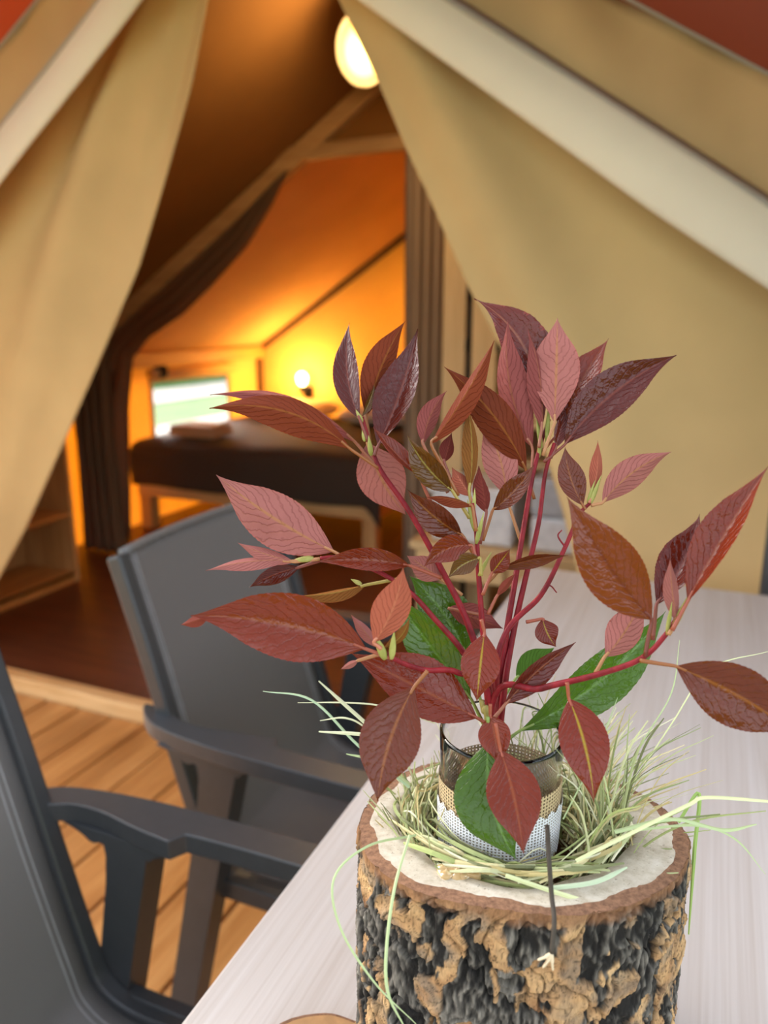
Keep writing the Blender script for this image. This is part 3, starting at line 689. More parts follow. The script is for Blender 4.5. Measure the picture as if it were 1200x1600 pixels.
q = M('inner_bark'); f = q.noise(q.coord(), 260, 4, .7); q.set(q.ramp(f, [(.3, lin(98, 68, 48)), (.7, lin(158, 116, 86))]), .9); q.bump(f, .5, .001); innerm = q.mat
top_idx = np.arange(NT) * NZ + (NZ - 1)
Rtop = Rr[top_idx]
HX, HY, HR = LX - 0.004, LY - 0.002, 0.075
NA = 228
mb = MB(); mb2 = MB(); ring = []; step = NT // NA
for k in range(NA):
    t = th[k * step]; rt = Rtop[k * step]; c_, s_ = math.cos(t), math.sin(t)
    def pt(r, dz=0.0, cx0=LX, cy0=LY): return (cx0 + c_ * r, cy0 + s_ * r, topz(cx0 + c_ * r - LX, cy0 + s_ * r - LY) + dz)
    hr = HR * (1 + .03 * math.sin(4 * t + 1) + .02 * math.sin(9 * t))
    ri = rt - 0.0062 - 0.0016 * math.sin(7 * t) - 0.001 * math.sin(17 * t)
    ring.append([pt(rt, -.0003), pt(rt - .003, .0006), pt(ri, .0004), pt(ri - .002, .0012), pt(0.5 * (ri + hr), .0014), pt(hr, .001, HX, HY), pt(hr * .97, -.004, HX, HY), pt(hr * .95, -.11, HX, HY)])
def ringfaces(a, b): return [((k) * 8 + j, ((k + 1) % NA) * 8 + j, ((k + 1) % NA) * 8 + j + 1, k * 8 + j + 1) for k in range(NA) for j in range(a, b)]
allv = [v for r in ring for v in r]
mb = MB(); mb.add(allv, ringfaces(0, 3)); mb.build('bark_edge', innerm, lg, smooth=True)
mb = MB(); mb.add(allv, ringfaces(3, 6)); mb.build('cut_face', cutm, lg, smooth=True)
mb = MB(); mb.add(allv, ringfaces(6, 7)); mb.add([(HX + math.cos(t) * HR * .96, HY + math.sin(t) * HR * .96, LZ1 - .085) for t in th[::step]], [tuple(range(NA))]); mb.build('hollow', innerm, lg)
# amber drops of glue on the rim
q = M('amber_glue'); q.set((0.72, .50, .22, 1), .12, Transmission_Weight=.45, IOR=1.45); glue = q.mat
for (gx_, gy_, r) in ((697, 1392, .0062), (716, 1382, .0068), (730, 1372, .006), (738, 1392, .005), (722, 1400, .005)):
    c0 = P(gx_, gy_, .452); c0.z = topz(c0.x - LX, c0.y - LY) + .0016
    mb = MB(); n = 12; rr_ = []
    for i in range(n + 1):
        for j in range(18):
            a_, b_ = math.pi * i / n, 2 * math.pi * j / 18
            k = r * (1 + .18 * math.sin(3 * b_ + gx_) + .1 * math.sin(5 * a_ + gy_))
            rr_.append((c0.x + k * math.sin(a_) * math.cos(b_), c0.y + k * math.sin(a_) * math.sin(b_), c0.z + .55 * k * math.cos(a_)))
    mb.add(rr_, [(i * 18 + j, i * 18 + (j + 1) % 18, (i + 1) * 18 + (j + 1) % 18, (i + 1) * 18 + j) for i in range(n) for j in range(18)]); mb.build('glue_drop', glue, lg, smooth=True)

# piece of wood slice peeking out next to the log foot
wc = P(520, 1725, .56); wc.z = TZ + .001
sl_ = thing('wood_slice', 'small bark edged wood slice lying at the foot of the log', 'wood slice', wc)
o_ = [(wc.x + .048 * (1 + .12 * math.sin(2 * t + 1) + .07 * math.sin(5 * t)) * math.cos(t), wc.y + .042 * (1 + .1 * math.sin(3 * t)) * math.sin(t)) for t in np.linspace(0, 2 * math.pi, 40, endpoint=False)]
mb = MB(); mb.prism(o_, 'z', TZ + .001, TZ + .014); mb.build('bark_rind', innerm, sl_, bevel=.002)
mb = MB(); mb.prism([(wc.x + (a - wc.x) * .9, wc.y + (b - wc.y) * .9) for a, b in o_], 'z', TZ + .0141, TZ + .0152); mb.build('cut_face', plain('tan_slice_wood', lin(172, 130, 84), .8, scale=120), sl_)

# ------------------------------------------------------------------ glass tumbler with burlap and lace
GX, GY, GZ = P(784, 1135, .49).x, P(784, 1135, .49).y, LZ1 - .074
GH = 1.027 - GZ
def gr_(z): return 0.0345 + 0.0050 * z / GH
q = M('clear_glass'); q.set((1, 1, 1, 1), .0, Transmission_Weight=1, IOR=1.45); glassm = q.mat
va = thing('glass_vase', 'clear glass tumbler wrapped in burlap and white lace inside the log', 'vase', (GX, GY, GZ))
pf = [(0.001, 0), (gr_(0) - .004, 0), (gr_(0), .003)] + [(gr_(z), z) for z in np.linspace(.01, GH - .002, 12)] + [(gr_(GH) - .0005, GH), (gr_(GH) - .0016, GH), (gr_(GH) - .0022, GH - .001)] + [(gr_(z) - .0022, z) for z in np.linspace(GH - .004, .012, 12)] + [(gr_(0) - .006, .008), (0.001, .008)]
mb = MB(); mb.lathe((GX, GY, GZ), pf, 64); mb.build('glass', glassm, va, smooth=True)
def cloth_mat(name, c0, c1, fu, fv, hole=False):
    q = M(name); tc = q.n('ShaderNodeUVMap'); tc.uv_map = 'UVMap'
    sp_ = q.n('ShaderNodeSeparateXYZ'); q.l(tc.outputs[0], sp_.inputs[0])
    a = q.math('ABSOLUTE', q.math('SINE', q.math('MULTIPLY', sp_.outputs[0], fu))); b = q.math('ABSOLUTE', q.math('SINE', q.math('MULTIPLY', sp_.outputs[1], fv)))
    w_ = q.math('MAXIMUM', a, b); nn_ = q.noise(tc.outputs[0], 90, 3)
    h = q.math('MULTIPLY', w_, q.math('MULTIPLY_ADD', nn_, .5, .75))
    q.set(q.ramp(h, [(.35, c0), (.85, c1)]), .9); q.bump(h, .8, .0012)
    if hole:
        al = q.ramp(w_, [(.52, (0, 0, 0, 1)), (.60, (1, 1, 1, 1))]); q.l(al, q.b.inputs['Alpha'])
    return q.mat
def wrap(name, z0, z1, off, mat, wav=0.0, parent=va, nz=8, nt=120):
    mb = MB(); vs = []; uv = []
    for i in range(nt + 1):
        t = 2 * math.pi * i / nt
        for j in range(nz + 1):
            z = z0 + (z1 - z0) * j / nz + (wav * math.sin(t * 26) if j in (0, nz) else 0)
            z += 0.0035 * math.sin(t + 2.2)
            r = gr_(z) + off; vs.append((GX + r * math.cos(t), GY + r * math.sin(t), GZ + z)); uv.append((t * .037 / .1, z / .1))
    w_ = nz + 1
    fs = [(i * w_ + j, (i + 1) * w_ + j, (i + 1) * w_ + j + 1, i * w_ + j + 1) for i in range(nt) for j in range(nz)]
    mb.add(vs, fs); o = mb.build(name, mat, parent, smooth=True)
    ul = o.data.uv_layers.new(name='UVMap')
    ul.data.foreach_set('uv', [c for f_ in fs for k in f_ for c in uv[k]])
    return o
bu = cloth_mat('burlap', lin(110, 88, 60), lin(206, 180, 138), 128, 128, True)
la_ = cloth_mat('white_lace', lin(206, 206, 206), lin(244, 244, 244), 150, 150, True)
wrap('burlap_band', .014, GH - .030, .0012, bu)
wrap('lace_band', .066, GH - .044, .0026, la_, .0018)

# ------------------------------------------------------------------ hay
q = M('hay'); a = q.n('ShaderNodeAttribute'); a.attribute_name = 'straw'
q.set(a.outputs['Color'], .6, Specular_IOR_Level=.35); MT['hay'] = q.mat
HAYC = [lin(206, 206, 158), lin(188, 194, 138), lin(168, 178, 112), lin(214, 202, 150), lin(150, 160, 104), lin(196, 178, 120), lin(226, 222, 186), lin(132, 136, 92)]
class Hay:
    def __init__(s): s.v = []; s.f = []; s.c = []
    def blade(s, pts, w, colr, n=5):
        pts = catmull(pts, n); o = len(s.v); k = len(pts)
        tw0 = random.uniform(0, 3.14); dtw = random.uniform(-.6, .6)
        for i, p in enumerate(pts):
            t = (pts[min(i + 1, k - 1)] - pts[max(i - 1, 0)]).normalized()
            vw = (CAM - p).normalized(); sd_ = t.cross(Vector((0.3, -.8, .5))).normalized(); up_ = sd_.cross(t)
            a_ = dtw * i / k + (tw0 - 1.57) * .45; d = sd_ * math.cos(a_) + up_ * math.sin(a_); e = d.cross(t)
            ww = w * .5 * (1 if i < k * .7 else 1 - .75 * (i - k * .7) / (k * .3))
            s.v += [p - d * ww, p + e * ww * .45, p + d * ww, p - e * ww * .35]; s.c += [colr] * 4
        for i in range(k - 1):
            for j in range(4): s.f.append((o + i * 4 + j, o + i * 4 + (j + 1) % 4, o + i * 4 + 4 + (j + 1) % 4, o + i * 4 + 4 + j))
        s.f += [(o + 3, o + 2, o + 1, o), tuple(o + (k - 1) * 4 + j for j in range(4))]
    def build(s, name, loc=(0, 0, 0)):
        me = bpy.data.meshes.new(name); me.from_pydata([tuple(v - Vector(loc)) for v in s.v], [], s.f)
        at = me.color_attributes.new('straw', 'FLOAT_COLOR', 'POINT'); at.data.foreach_set('color', np.array(s.c, np.float32).ravel())
        me.materials.append(MT['hay']); o = bpy.data.objects.new(name, me); C.objects.link(o); o.location = loc; return o
hay = Hay()
def hc(): 
    c = random.choice(HAYC); k = random.uniform(.75, 1.05); return (c[0] * k, c[1] * k, c[2] * k, 1)
def polar(r, a, dz): return Vector((HX + r * math.cos(a), HY + r * math.sin(a), topz(HX + r * math.cos(a) - LX, HY + r * math.sin(a) - LY) + dz))
cam_a = math.atan2(-HD.y, -HD.x)                       # direction towards the viewer
def outside_glass(r, a):
    x, y = HX + r * math.cos(a) - GX, HY + r * math.sin(a) - GY; return math.hypot(x, y) > .041
cnt = 0
while cnt < 430:                                       # tangled ring between glass and rim
    a0 = random.uniform(0, 6.283); span = random.uniform(.5, 1.7) * random.choice((-1, 1))
    pts = []; zb = random.uniform(-.055, -.006) if math.cos(a0 - cam_a) > .2 else random.uniform(-.04, .004); ok = True
    r0, r1 = random.uniform(.046, .074), random.uniform(.046, .078)
    for k in range(4):
        u = k / 3; a_ = a0 + span * u; r = r0 + (r1 - r0) * u
        if not outside_glass(r, a_): ok = False; break
        pts.append(polar(r, a_, zb + random.uniform(-.006, .012) + .010 * math.sin(u * 3.14)))
    if not ok: continue
    hay.blade(pts, random.uniform(.0008, .0026), hc(), 4); cnt += 1
right_a = math.atan2(RT.y, RT.x)
cnt = 0
while cnt < 210:                                       # tufts rising on the far right side
    a0 = right_a + random.gauss(.45, .62); r = random.uniform(.048, .074)
    if not outside_glass(r, a0): continue
    b = polar(r, a0, -.03); lean = Vector((math.cos(a0), math.sin(a0), 0)) * random.uniform(-.012, .035) + RT * random.uniform(-.02, .03)
    hgt = random.uniform(.03, .085) if random.random() < .8 else random.uniform(.08, .115)
    hay.blade([b, b + Vector((0, 0, hgt * .45)) + lean * .3, b + Vector((0, 0, hgt * .8)) + lean * .8, b + Vector((0, 0, hgt)) + lean * 1.5], random.uniform(.0006, .0017), hc(), 4); cnt += 1
for _ in range(110):                                   # tufts on the left
    a0 = right_a + math.pi + random.gauss(-.3, .55); r = random.uniform(.060, .074)
    if not outside_glass(r, a0): continue
    b = polar(r, a0, -.03); hgt = random.uniform(.02, .06); lean = -RT * random.uniform(-.01, .022)
    hay.blade([b, b + Vector((0, 0, hgt * .5)) + lean * .4, b + Vector((0, 0, hgt)) + lean * 1.4], random.uniform(.0007, .0017), hc(), 4)
cnt = 0
while cnt < 42:                                        # stalks running across the rim
    a0 = cam_a + random.uniform(-1.3, 1.9); a1 = a0 + random.choice((-1, 1)) * random.uniform(.5, 1.1)
    r0, r1 = random.uniform(.055, .07), random.uniform(.07, .082)
    pts = [polar(r0, a0, .002), polar((r0 + r1) / 2 + .004, (a0 + a1) / 2, .010), polar(r1, a1, .004)]
    if not outside_glass(r0, a0): continue
    hay.blade(pts, random.uniform(.0014, .0032), hc(), 5); cnt += 1
tag(hay.build('hay_nest', (HX, HY, LZ1 - .04)), 'tangled nest of pale green hay filling the log around the glass', 'hay', kind='stuff')
G_ = lin(176, 190, 138); Y_ = lin(210, 214, 160); W_ = lin(216, 216, 176)
strays = [
 ('pale stalk looping down over the bark past the wood slice', [(650, 1305, .47), (575, 1322, .445), (522, 1372, .43), (532, 1450, .425), (585, 1535, .42), (650, 1600, .42)], .0014, G_),
 ('green blade hanging down the bark next to the looping pale stalk', [(640, 1305, .45), (617, 1385, .425), (604, 1480, .415), (606, 1550, .41), (632, 1605, .41)], .0018, G_),
 ('bent pale green stalk sticking out towards the chair back', [(640, 1230, .52), (560, 1165, .52), (487, 1094, .53), (411, 1080, .53)], .0022, lin(178, 200, 160)),
 ('straight cream stalk crossing in front of the far armchair', [(640, 1200, .52), (585, 1143, .52), (540, 1102, .52), (498, 1064, .52)], .0026, W_),
 ('thin level straw poking out above the far armrest', [(680, 1130, .53), (600, 1104, .53), (540, 1098, .53), (465, 1098, .53)], .0011, W_),
 ('short thick straw pointing at the far armrest', [(650, 1175, .51), (580, 1150, .51), (498, 1143, .51)], .0024, W_),
 ('short curved straw beside the table edge', [(640, 1225, .51), (590, 1190, .51), (541, 1178, .51)], .0018, G_),
 ('small straw crossing the other straws near the far armrest', [(640, 1200, .52), (575, 1140, .52), (540, 1122, .52), (500, 1126, .52)], .0013, W_),
 ('long cream stalk bending out flat to the open side of the table', [(900, 1345, .43), (990, 1300, .43), (1075, 1258, .43), (1105, 1246, .43), (1200, 1252, .43), (1260, 1256, .43)], .0022, Y_),
 ('thin stalk drooping towards the knot in the tabletop', [(1000, 1296, .46), (1090, 1290, .46), (1150, 1312, .46), (1196, 1366, .46)], .0015, G_),
 ('flat green blade lying out over the rim', [(960, 1300, .45), (1050, 1280, .45), (1130, 1297, .45), (1182, 1288, .45)], .0026, G_),
 ('long green blade hanging down outside the bark', [(1060, 1285, .49), (1092, 1240, .49), (1085, 1330, .485), (1076, 1460, .48)], .0024, lin(150, 176, 92)),
 ('fine seed stalk rising from the hay towards the branch over the tabletop', [(960, 1240, .50), (1010, 1150, .50), (1050, 1080, .51), (1062, 1000, .52)], .0009, G_),
 ('fine stalk arching over the tabletop under the drooping leaf', [(985, 1230, .52), (1050, 1130, .52), (1110, 1045, .53), (1200, 1018, .54)], .0009, Y_),
 ('thick cream stalk lying across the pale cut wood', [(790, 1368, .425), (880, 1398, .425), (988, 1430, .43)], .0024, Y_),
 ('flat blade running along the inner rim towards the bark edge', [(860, 1388, .43), (930, 1378, .43), (980, 1355, .44)], .0026, lin(186, 200, 166)),
 ('leaning stalk rising between the glass and the drooping red leaf', [(880, 1280, .47), (930, 1180, .48), (965, 1090, .49)], .0013, G_),
]
for lb, pix, wd_, c_ in strays:
    h = Hay(); pts = [P(*k) for k in pix]; h.blade(pts, wd_, c_, 8)
    tag(h.build('hay_stalk', pts[0]), lb, 'straw', 'stray hay stalks around the log')
# dry dark stalk with a pale root hanging over the front of the bark
tp = [P(855, 1290, .43), P(858, 1345, .415), P(862, 1400, .412), P(866, 1440, .402), P(862, 1490, .398)]
dt = thing('dry_stalk', 'dark dry stalk with a pale root end hanging over the bark', 'stalk', tp[0])
mb = MB(); mb.tube(catmull(tp, 6), [.0013] * 25, 8); mb.build('stem', plain('dry_dark_stem', lin(62, 52, 40), .7, scale=300), dt, smooth=True)
for dx, dy in ((-14, 22), (2, 26), (-22, 10)):
    mb = MB(); mb.tube(catmull([tp[-1], P(862 + dx * .5, 1490 + dy * .6, .398), P(862 + dx, 1490 + dy, .399)], 4), [.0011] * 4 + [.0007] * 4 + [.0004], 6); mb.build('root', plain('pale_root', lin(214, 194, 160), .7), dt, smooth=True)

# ------------------------------------------------------------------ red-leafed branches
def leaf_mat(name, under):
    q = M(name); uvn = q.n('ShaderNodeUVMap'); uvn.uv_map = 'UVMap'
    sp_ = q.n('ShaderNodeSeparateXYZ'); q.l(uvn.outputs[0], sp_.inputs[0]); u, v = sp_.outputs[0], sp_.outputs[1]
    av = q.math('ABSOLUTE', v)
    if under:
        at = q.n('ShaderNodeAttribute'); at.attribute_type = 'OBJECT'; at.attribute_name = 'under_colour'; base = at.outputs['Color']
    else:
        oi = q.n('ShaderNodeObjectInfo'); base = oi.outputs['Color']
    at2 = q.n('ShaderNodeAttribute'); at2.attribute_type = 'OBJECT'; at2.attribute_name = 'rib_colour'
    n1 = q.noise(q.coord(), 60, 4, .6); n2_ = q.noise(q.coord(), 420, 3, .6)
    c = q.mix(q.math('MULTIPLY', n1, .45), base, q.mix(1.0, base, (.42, .36, .34, 1), 'MULTIPLY'))
    ph = q.math('ADD', q.math('MULTIPLY', u, 66), q.math('MULTIPLY', av, -20)); ph = q.math('ADD', ph, q.math('MULTIPLY', q.noise(q.coord(), 110, 3, .6), 12))
    vein = q.math('POWER', q.math('MULTIPLY_ADD', q.math('SINE', ph), .5, .5), 14.0)
    c = q.mix(q.math('MULTIPLY', vein, .38 if under else .22), c, q.mix(1.0, c, (.55, .40, .36, 1) if under else (.6, .5, .5, 1), 'MULTIPLY'))
    rib = q.ramp(av, [(.0, (.8, .8, .8, 1)), (.03, (.6, .6, .6, 1)), (.085, (0, 0, 0, 1))]); c = q.mix(rib, c, at2.outputs['Color'])
    edge = q.ramp(av, [(.92, (0, 0, 0, 1)), (1.0, (.5, .5, .5, 1))]); c = q.mix(edge, c, q.mix(1.0, c, (1.25, .9, .8, 1), 'MULTIPLY'))
    q.set(c, .50 if under else .18, Specular_IOR_Level=.10 if under else .38)
    pk = q.noise(q.coord(), 190, 2, .5); hb_ = q.math('ADD', q.math('MULTIPLY', vein, -.22 if not under else .35), q.math('MULTIPLY', n2_, .15)); hb_ = q.math('ADD', hb_, q.math('MULTIPLY', pk, 1.1 if not under else .6)); q.bump(hb_, .7, .0012)
    tr = q.n('ShaderNodeBsdfTranslucent'); q.l(c, tr.inputs[0]); mx = q.n('ShaderNodeMixShader'); mx.inputs[0].default_value = .12
    q.l(q.b.outputs[0], mx.inputs[1]); q.l(tr.outputs[0], mx.inputs[2]); q.l(mx.outputs[0], q.out.inputs[0])
    return q.mat
LT, LU = leaf_mat('leaf_upper_side', False), leaf_mat('leaf_under_side', True)
q = M('leaf_stalk'); oi = q.n('ShaderNodeAttribute'); oi.attribute_type = 'OBJECT'; oi.attribute_name = 'stalk_colour'; q.set(oi.outputs['Color'], .4); LP_ = q.mat
def stem_mat(name, c0, c1):
    q = M(name); f = q.noise(q.coord(scale=(1, 1, .5)), 130, 4, .6); q.set(q.ramp(f, [(.3, c0), (.7, c1)]), .4, Specular_IOR_Level=.2); return q.mat
STEM = stem_mat('crimson_stem', lin(92, 16, 22), lin(148, 36, 44)); STEMG = stem_mat('green_red_stem', lin(120, 120, 60), lin(168, 150, 90)); BUD = stem_mat('green_bud', lin(128, 130, 56), lin(172, 166, 96))

COLS = {  # upper, under, rib
 'red': (lin(152, 52, 14), lin(176, 84, 66), lin(150, 74, 36)), 'brown': (lin(132, 54, 14), lin(146, 64, 34), lin(158, 92, 40)),
 'dark': (lin(116, 34, 12), lin(136, 58, 48), lin(134, 62, 44)), 'pink': (lin(146, 48, 36), lin(206, 128, 118), lin(188, 128, 80)),
 'mauve': (lin(132, 50, 34), lin(172, 90, 84), lin(168, 100, 72)), 'salmon': (lin(156, 58, 34), lin(212, 116, 90), lin(204, 124, 92)),
 'olive': (lin(118, 72, 18), lin(156, 98, 42), lin(172, 150, 70)), 'green': (lin(92, 132, 24), lin(104, 150, 50), lin(112, 150, 62)),
 'ribred': (lin(152, 48, 12), lin(176, 84, 66), lin(186, 160, 36)), 'orange': (lin(152, 66, 20), lin(176, 92, 52), lin(112, 40, 18)),
}
def leaf(parent, b, t, w, kind, side='T', roll=0, bend=0, arch=0, fold=.28, pet=None, wave=.35, shape=.85, droop=0, vis=1.0):
    """b,t: (px,py,depth) of blade base and tip; w: blade width in pixels at that depth; bend: sideways bow in px;
    arch: bow out of the blade plane in px; side: which face is turned towards the viewer"""
    fold = min(.75, fold * 1.35); B, T = P(*b), P(*t); dm = (b[2] + t[2]) / 2; px = dm / F
    ax0 = (T - B).normalized(); mid = (B + T) / 2; vw = (CAM - mid).normalized()
    s0 = ax0.cross(vw).normalized(); n0 = s0.cross(ax0).normalized()
    r = math.radians(roll); N = n0 * math.cos(r) + s0 * math.sin(r); S = s0 * math.cos(r) - n0 * math.sin(r)
    top = N if side == 'T' else -N
    NU, NV = 54, 8; hwm = w * .5 * px
    cen = lambda u: B.lerp(T, u) + s0 * (bend * px * 4 * u * (1 - u)) + N * (arch * px * 4 * u * (1 - u))
    Lh = (T - B).length; rows_t, rows_b, uvs = [], [], []
    sd0 = random.uniform(0, 6)
    vt, vb, uvt = [], [], []
    for i in range(NU + 1):
        u = i / NU; c = cen(u); tn = (cen(min(1, u + .01)) - cen(max(0, u - .01))).normalized()
        sl = (S - tn * S.dot(tn)).normalized(); nl = sl.cross(tn) if sl.cross(tn).dot(top) > 0 else tn.cross(sl)
        prof = (math.sin(math.pi * u ** shape) ** 1.12) * (1 - .30 * max(0, u - .7) / .3) if 0 < u < 1 else 0
        prof = max(prof, .012)
        tooth = 1 + (.012 if i % 2 else -.008) * (1 if .08 < u < .95 else 0)
        hw = hwm * prof * tooth
        for j in range(NV + 1):
            xx = (j / NV) * 2 - 1; ax_ = abs(xx)
            fh = hw * (math.sin(fold) * ax_ ** 1.15 - .10 * ax_ ** 4)
            wv_ = wave * .03 * hw * math.sin(u * 46 - ax_ * 9 + sd0) * ax_ + wave * .10 * hwm * math.sin(u * 9 + sd0 + (1.7 if xx > 0 else 0)) * ax_ ** 2
            p_ = c + sl * (xx * hw * math.cos(fold * .9)) + nl * (fh + wv_)
            th_ = .00022 * (1 - ax_ ** 4)
            vt.append(p_ + nl * th_); vb.append(p_ - nl * th_ - nl * (.0006 * math.exp(-(xx / .09) ** 2) * (1 - u))); uvt.append((u, xx))
    W = NV + 1; n0_ = len(vt); flip = None
    L = rootloc(parent)
    ft = [(i * W + j, i * W + j + 1, (i + 1) * W + j + 1, (i + 1) * W + j) for i in range(NU) for j in range(NV)]
    a, b_, c_ = (vt[k] for k in ft[NU // 2 * NV + 1][:3]); nn_ = (b_ - a).cross(c_ - a)
    if nn_.dot(top) < 0: ft = [f[::-1] for f in ft]
    fb = [tuple(k + n0_ for k in f[::-1]) for f in ft]
    V_ = vt + vb; Fs = ft + fb; mi = [0] * len(ft) + [1] * len(fb); uv = uvt + uvt
    if pet is not None:
        mbp = MB(); Q = P(*pet) if len(pet) == 3 else P(pet[0], pet[1], b[2]); t0 = (cen(.04) - B).normalized()
        pts = catmull([Q, Q.lerp(B, .55) - t0 * 0 , B, cen(.08)], 4); rr_ = list(np.linspace(.0013, .0009, len(pts)))
        mbp.tube(pts, rr_, 6); o_ = len(V_); V_ = V_ + [Vector(v) for v in mbp.v]; Fs = Fs + [tuple(k + o_ for k in f) for f in mbp.f]; mi += [2] * len(mbp.f); uv = uv + [(0, 0)] * len(mbp.v)
    me = bpy.data.meshes.new('leaf'); me.from_pydata([tuple(v - L) for v in V_], [], Fs)
    for mt in (LT, LU, LP_): me.materials.append(mt)
    me.polygons.foreach_set('material_index', mi); me.polygons.foreach_set('use_smooth', [True] * len(Fs))
    ul = me.uv_layers.new(name='UVMap'); ul.data.foreach_set('uv', [c for f in Fs for k in f for c in uv[k]])
    o = bpy.data.objects.new('leaf', me); C.objects.link(o); o.parent = parent
    k = random.uniform(.52, .78); ku = random.uniform(.60, .80); cu_, cv_, cr_ = COLS[kind]; fold_k = 1
    o.color = tuple(c * k for c in cu_[:3]) + (1,)
    o['under_colour'] = [c * ku for c in cv_[:3]]; o['rib_colour'] = [c * .85 for c in cr_[:3]]; o['stalk_colour'] = list((lin(128, 146, 70) if kind == 'green' else lin(150, 72, 48))[:3]) if kind in ('green', 'ribred', 'red') else [c * .8 for c in cr_[:3]]
    return o
def branch(label, pix, r0, r1, mat=None, name='leafy_branch', grp='cut red-leafed branches in the glass'):
    base = Vector((GX + random.uniform(-.010, .010), GY + random.uniform(-.010, .010), GZ + .0095))
    pts = [P(*k) for k in pix]
    t = thing(name, label, 'branch', base, grp)
    pp_ = catmull([base + Vector((0, 0, .0015))] + pts, 8)
    mb = MB(); mb.tube(pp_, list(np.linspace(r0, r1, len(pp_))), 10); mb.build('stem', mat or STEM, t, smooth=True)
    return t
def twig(t, pix, r0=.0016, r1=.001, mat=None, name='twig'):
    pp_ = catmull([P(*k) for k in pix], 6); mb = MB(); mb.tube(pp_, list(np.linspace(r0, r1, len(pp_))), 8); mb.build(name, mat or STEM, t, smooth=True)
def bud(t, b, tip, w=8, mat=None):
    B, T = P(*b), P(*tip); pts = [B.lerp(T, k / 6) for k in range(7)]; r = w * .5 * b[2] / F
    mb = MB(); mb.tube(pts, [r * .5, r * .9, r, r * .9, r * .65, r * .35, r * .05], 8, flat=.6); mb.build('bud', mat or BUD, t, smooth=True)

# --- branch A: up to the left
A = branch('red-leafed branch leaning out over the bed and its small window', [(764, 1110, .49), (735, 985, .495), (690, 890, .50), (640, 800, .505), (595, 735, .51), (577, 690, .515), (566, 652, .515)], .0026, .0012)
leaf(A, (556, 692, .53), (328, 617, .50), 52, 'mauve', 'B', 40, 30, 0, .5, (588, 728))
leaf(A, (548, 702, .51), (327, 638, .49), 66, 'brown', 'B', 20, 28, 0, .35, (592, 732))
leaf(A, (562, 655, .51), (546, 504, .53), 48, 'dark', 'T', -25, -14, -6, .30, (575, 690))
leaf(A, (572, 650, .52), (633, 502, .54), 56, 'brown', 'B', 25, -10, 6, .30, (578, 690))
leaf(A, (590, 698, .51), (653, 514, .52), 78, 'dark', 'T', -28, 0, -14, .45, (585, 712))
leaf(A, (574, 692, .53), (634, 804, .54), 78, 'pink', 'B', 10, 6, 6, .18, (578, 690))
leaf(A, (654, 742, .50), (583, 668, .50), 34, 'red', 'T', 35, -5, 4, .5, (680, 800))
bud(A, (566, 660, .512), (556, 640, .51), 8); bud(A, (580, 712, .508), (576, 680, .506), 9); bud(A, (570, 690, .51), (566, 668, .51), 7)
leaf(A, (566, 650, .515), (585, 600, .52), 18, 'olive', 'T', 30, 2, 0, .5)
# --- branch B: left, big pink leaf
Bq = branch('red-leafed branch reaching level over the far armchair with a large pink leaf', [(766, 1095, .48), (726, 1022, .475), (680, 968, .475), (640, 925, .475), (590, 893, .475), (530, 872, .475), (500, 872, .475)], .0022, .0011)
leaf(Bq, (522, 862, .475), (338, 742, .47), 88, 'pink', 'B', 6, -8, 6, .22, (545, 876))
leaf(Bq, (460, 878, .475), (371, 848, .47), 27, 'pink', 'B', 20, -3, 0, .4, (500, 873))
leaf(Bq, (452, 877, .475), (321, 892, .465), 28, 'pink', 'B', 35, 6, 0, .4, (498, 874))
leaf(Bq, (468, 886, .48), (389, 918, .48), 32, 'dark', 'T', -20, 4, 0, .3, (500, 876))
leaf(Bq, (640, 884, .48), (493, 878, .465), 44, 'red', 'T', 10, 4, 10, .5, (690, 903), wave=.6)
leaf(Bq, (690, 905, .50), (636, 868, .50), 40, 'pink', 'B', 10, 0, 0, .2, (722, 930))
leaf(Bq, (572, 914, .48), (464, 931, .48), 30, 'olive', 'B', 40, -5, 0, .5, (620, 905))
bud(Bq, (490, 872, .475), (455, 876, .475), 12); bud(Bq, (565, 913, .478), (548, 905, .478), 8)
# --- branch C: low left
Cq = branch('red-leafed branch drooping low over the hay towards the armrests', [(766, 1100, .475), (715, 1051, .462), (665, 1047, .45), (620, 1032, .44), (590, 1010, .435)], .0022, .0012)
leaf(Cq, (572, 1014, .435), (298, 962, .42), 112, 'red', 'T', -8, 15, 6, .35, (610, 1028))
leaf(Cq, (326, 962, .423), (282, 976, .425), 20, 'red', 'B', 10, -2, 0, .3)
leaf(Cq, (584, 1004, .43), (630, 887, .415), 64, 'salmon', 'B', 15, 8, 0, .25, (596, 1014))
leaf(Cq, (746, 1122, .462), (549, 1020, .46), 104, 'red', 'T', 25, -4, 8, .3, (768, 1135))
leaf(Cq, (648, 1072, .43), (590, 1252, .415), 98, 'brown', 'T', 5, 10, 6, .22, (668, 1048), shape=.95)
leaf(Cq, (600, 1012, .435), (640, 965, .43), 20, 'olive', 'B', 20, 8, 0, .4)
leaf(Cq, (590, 1012, .44), (548, 960, .445), 22, 'pink', 'B', 10, 0, 0, .4)
leaf(Cq, (560, 1032, .445), (532, 1046, .445), 12, 'pink', 'B', 10, 0, 0, .4, (600, 1020))
bud(Cq, (602, 1030, .434), (586, 992, .43), 14); bud(Cq, (612, 1030, .434), (616, 985, .43), 12)
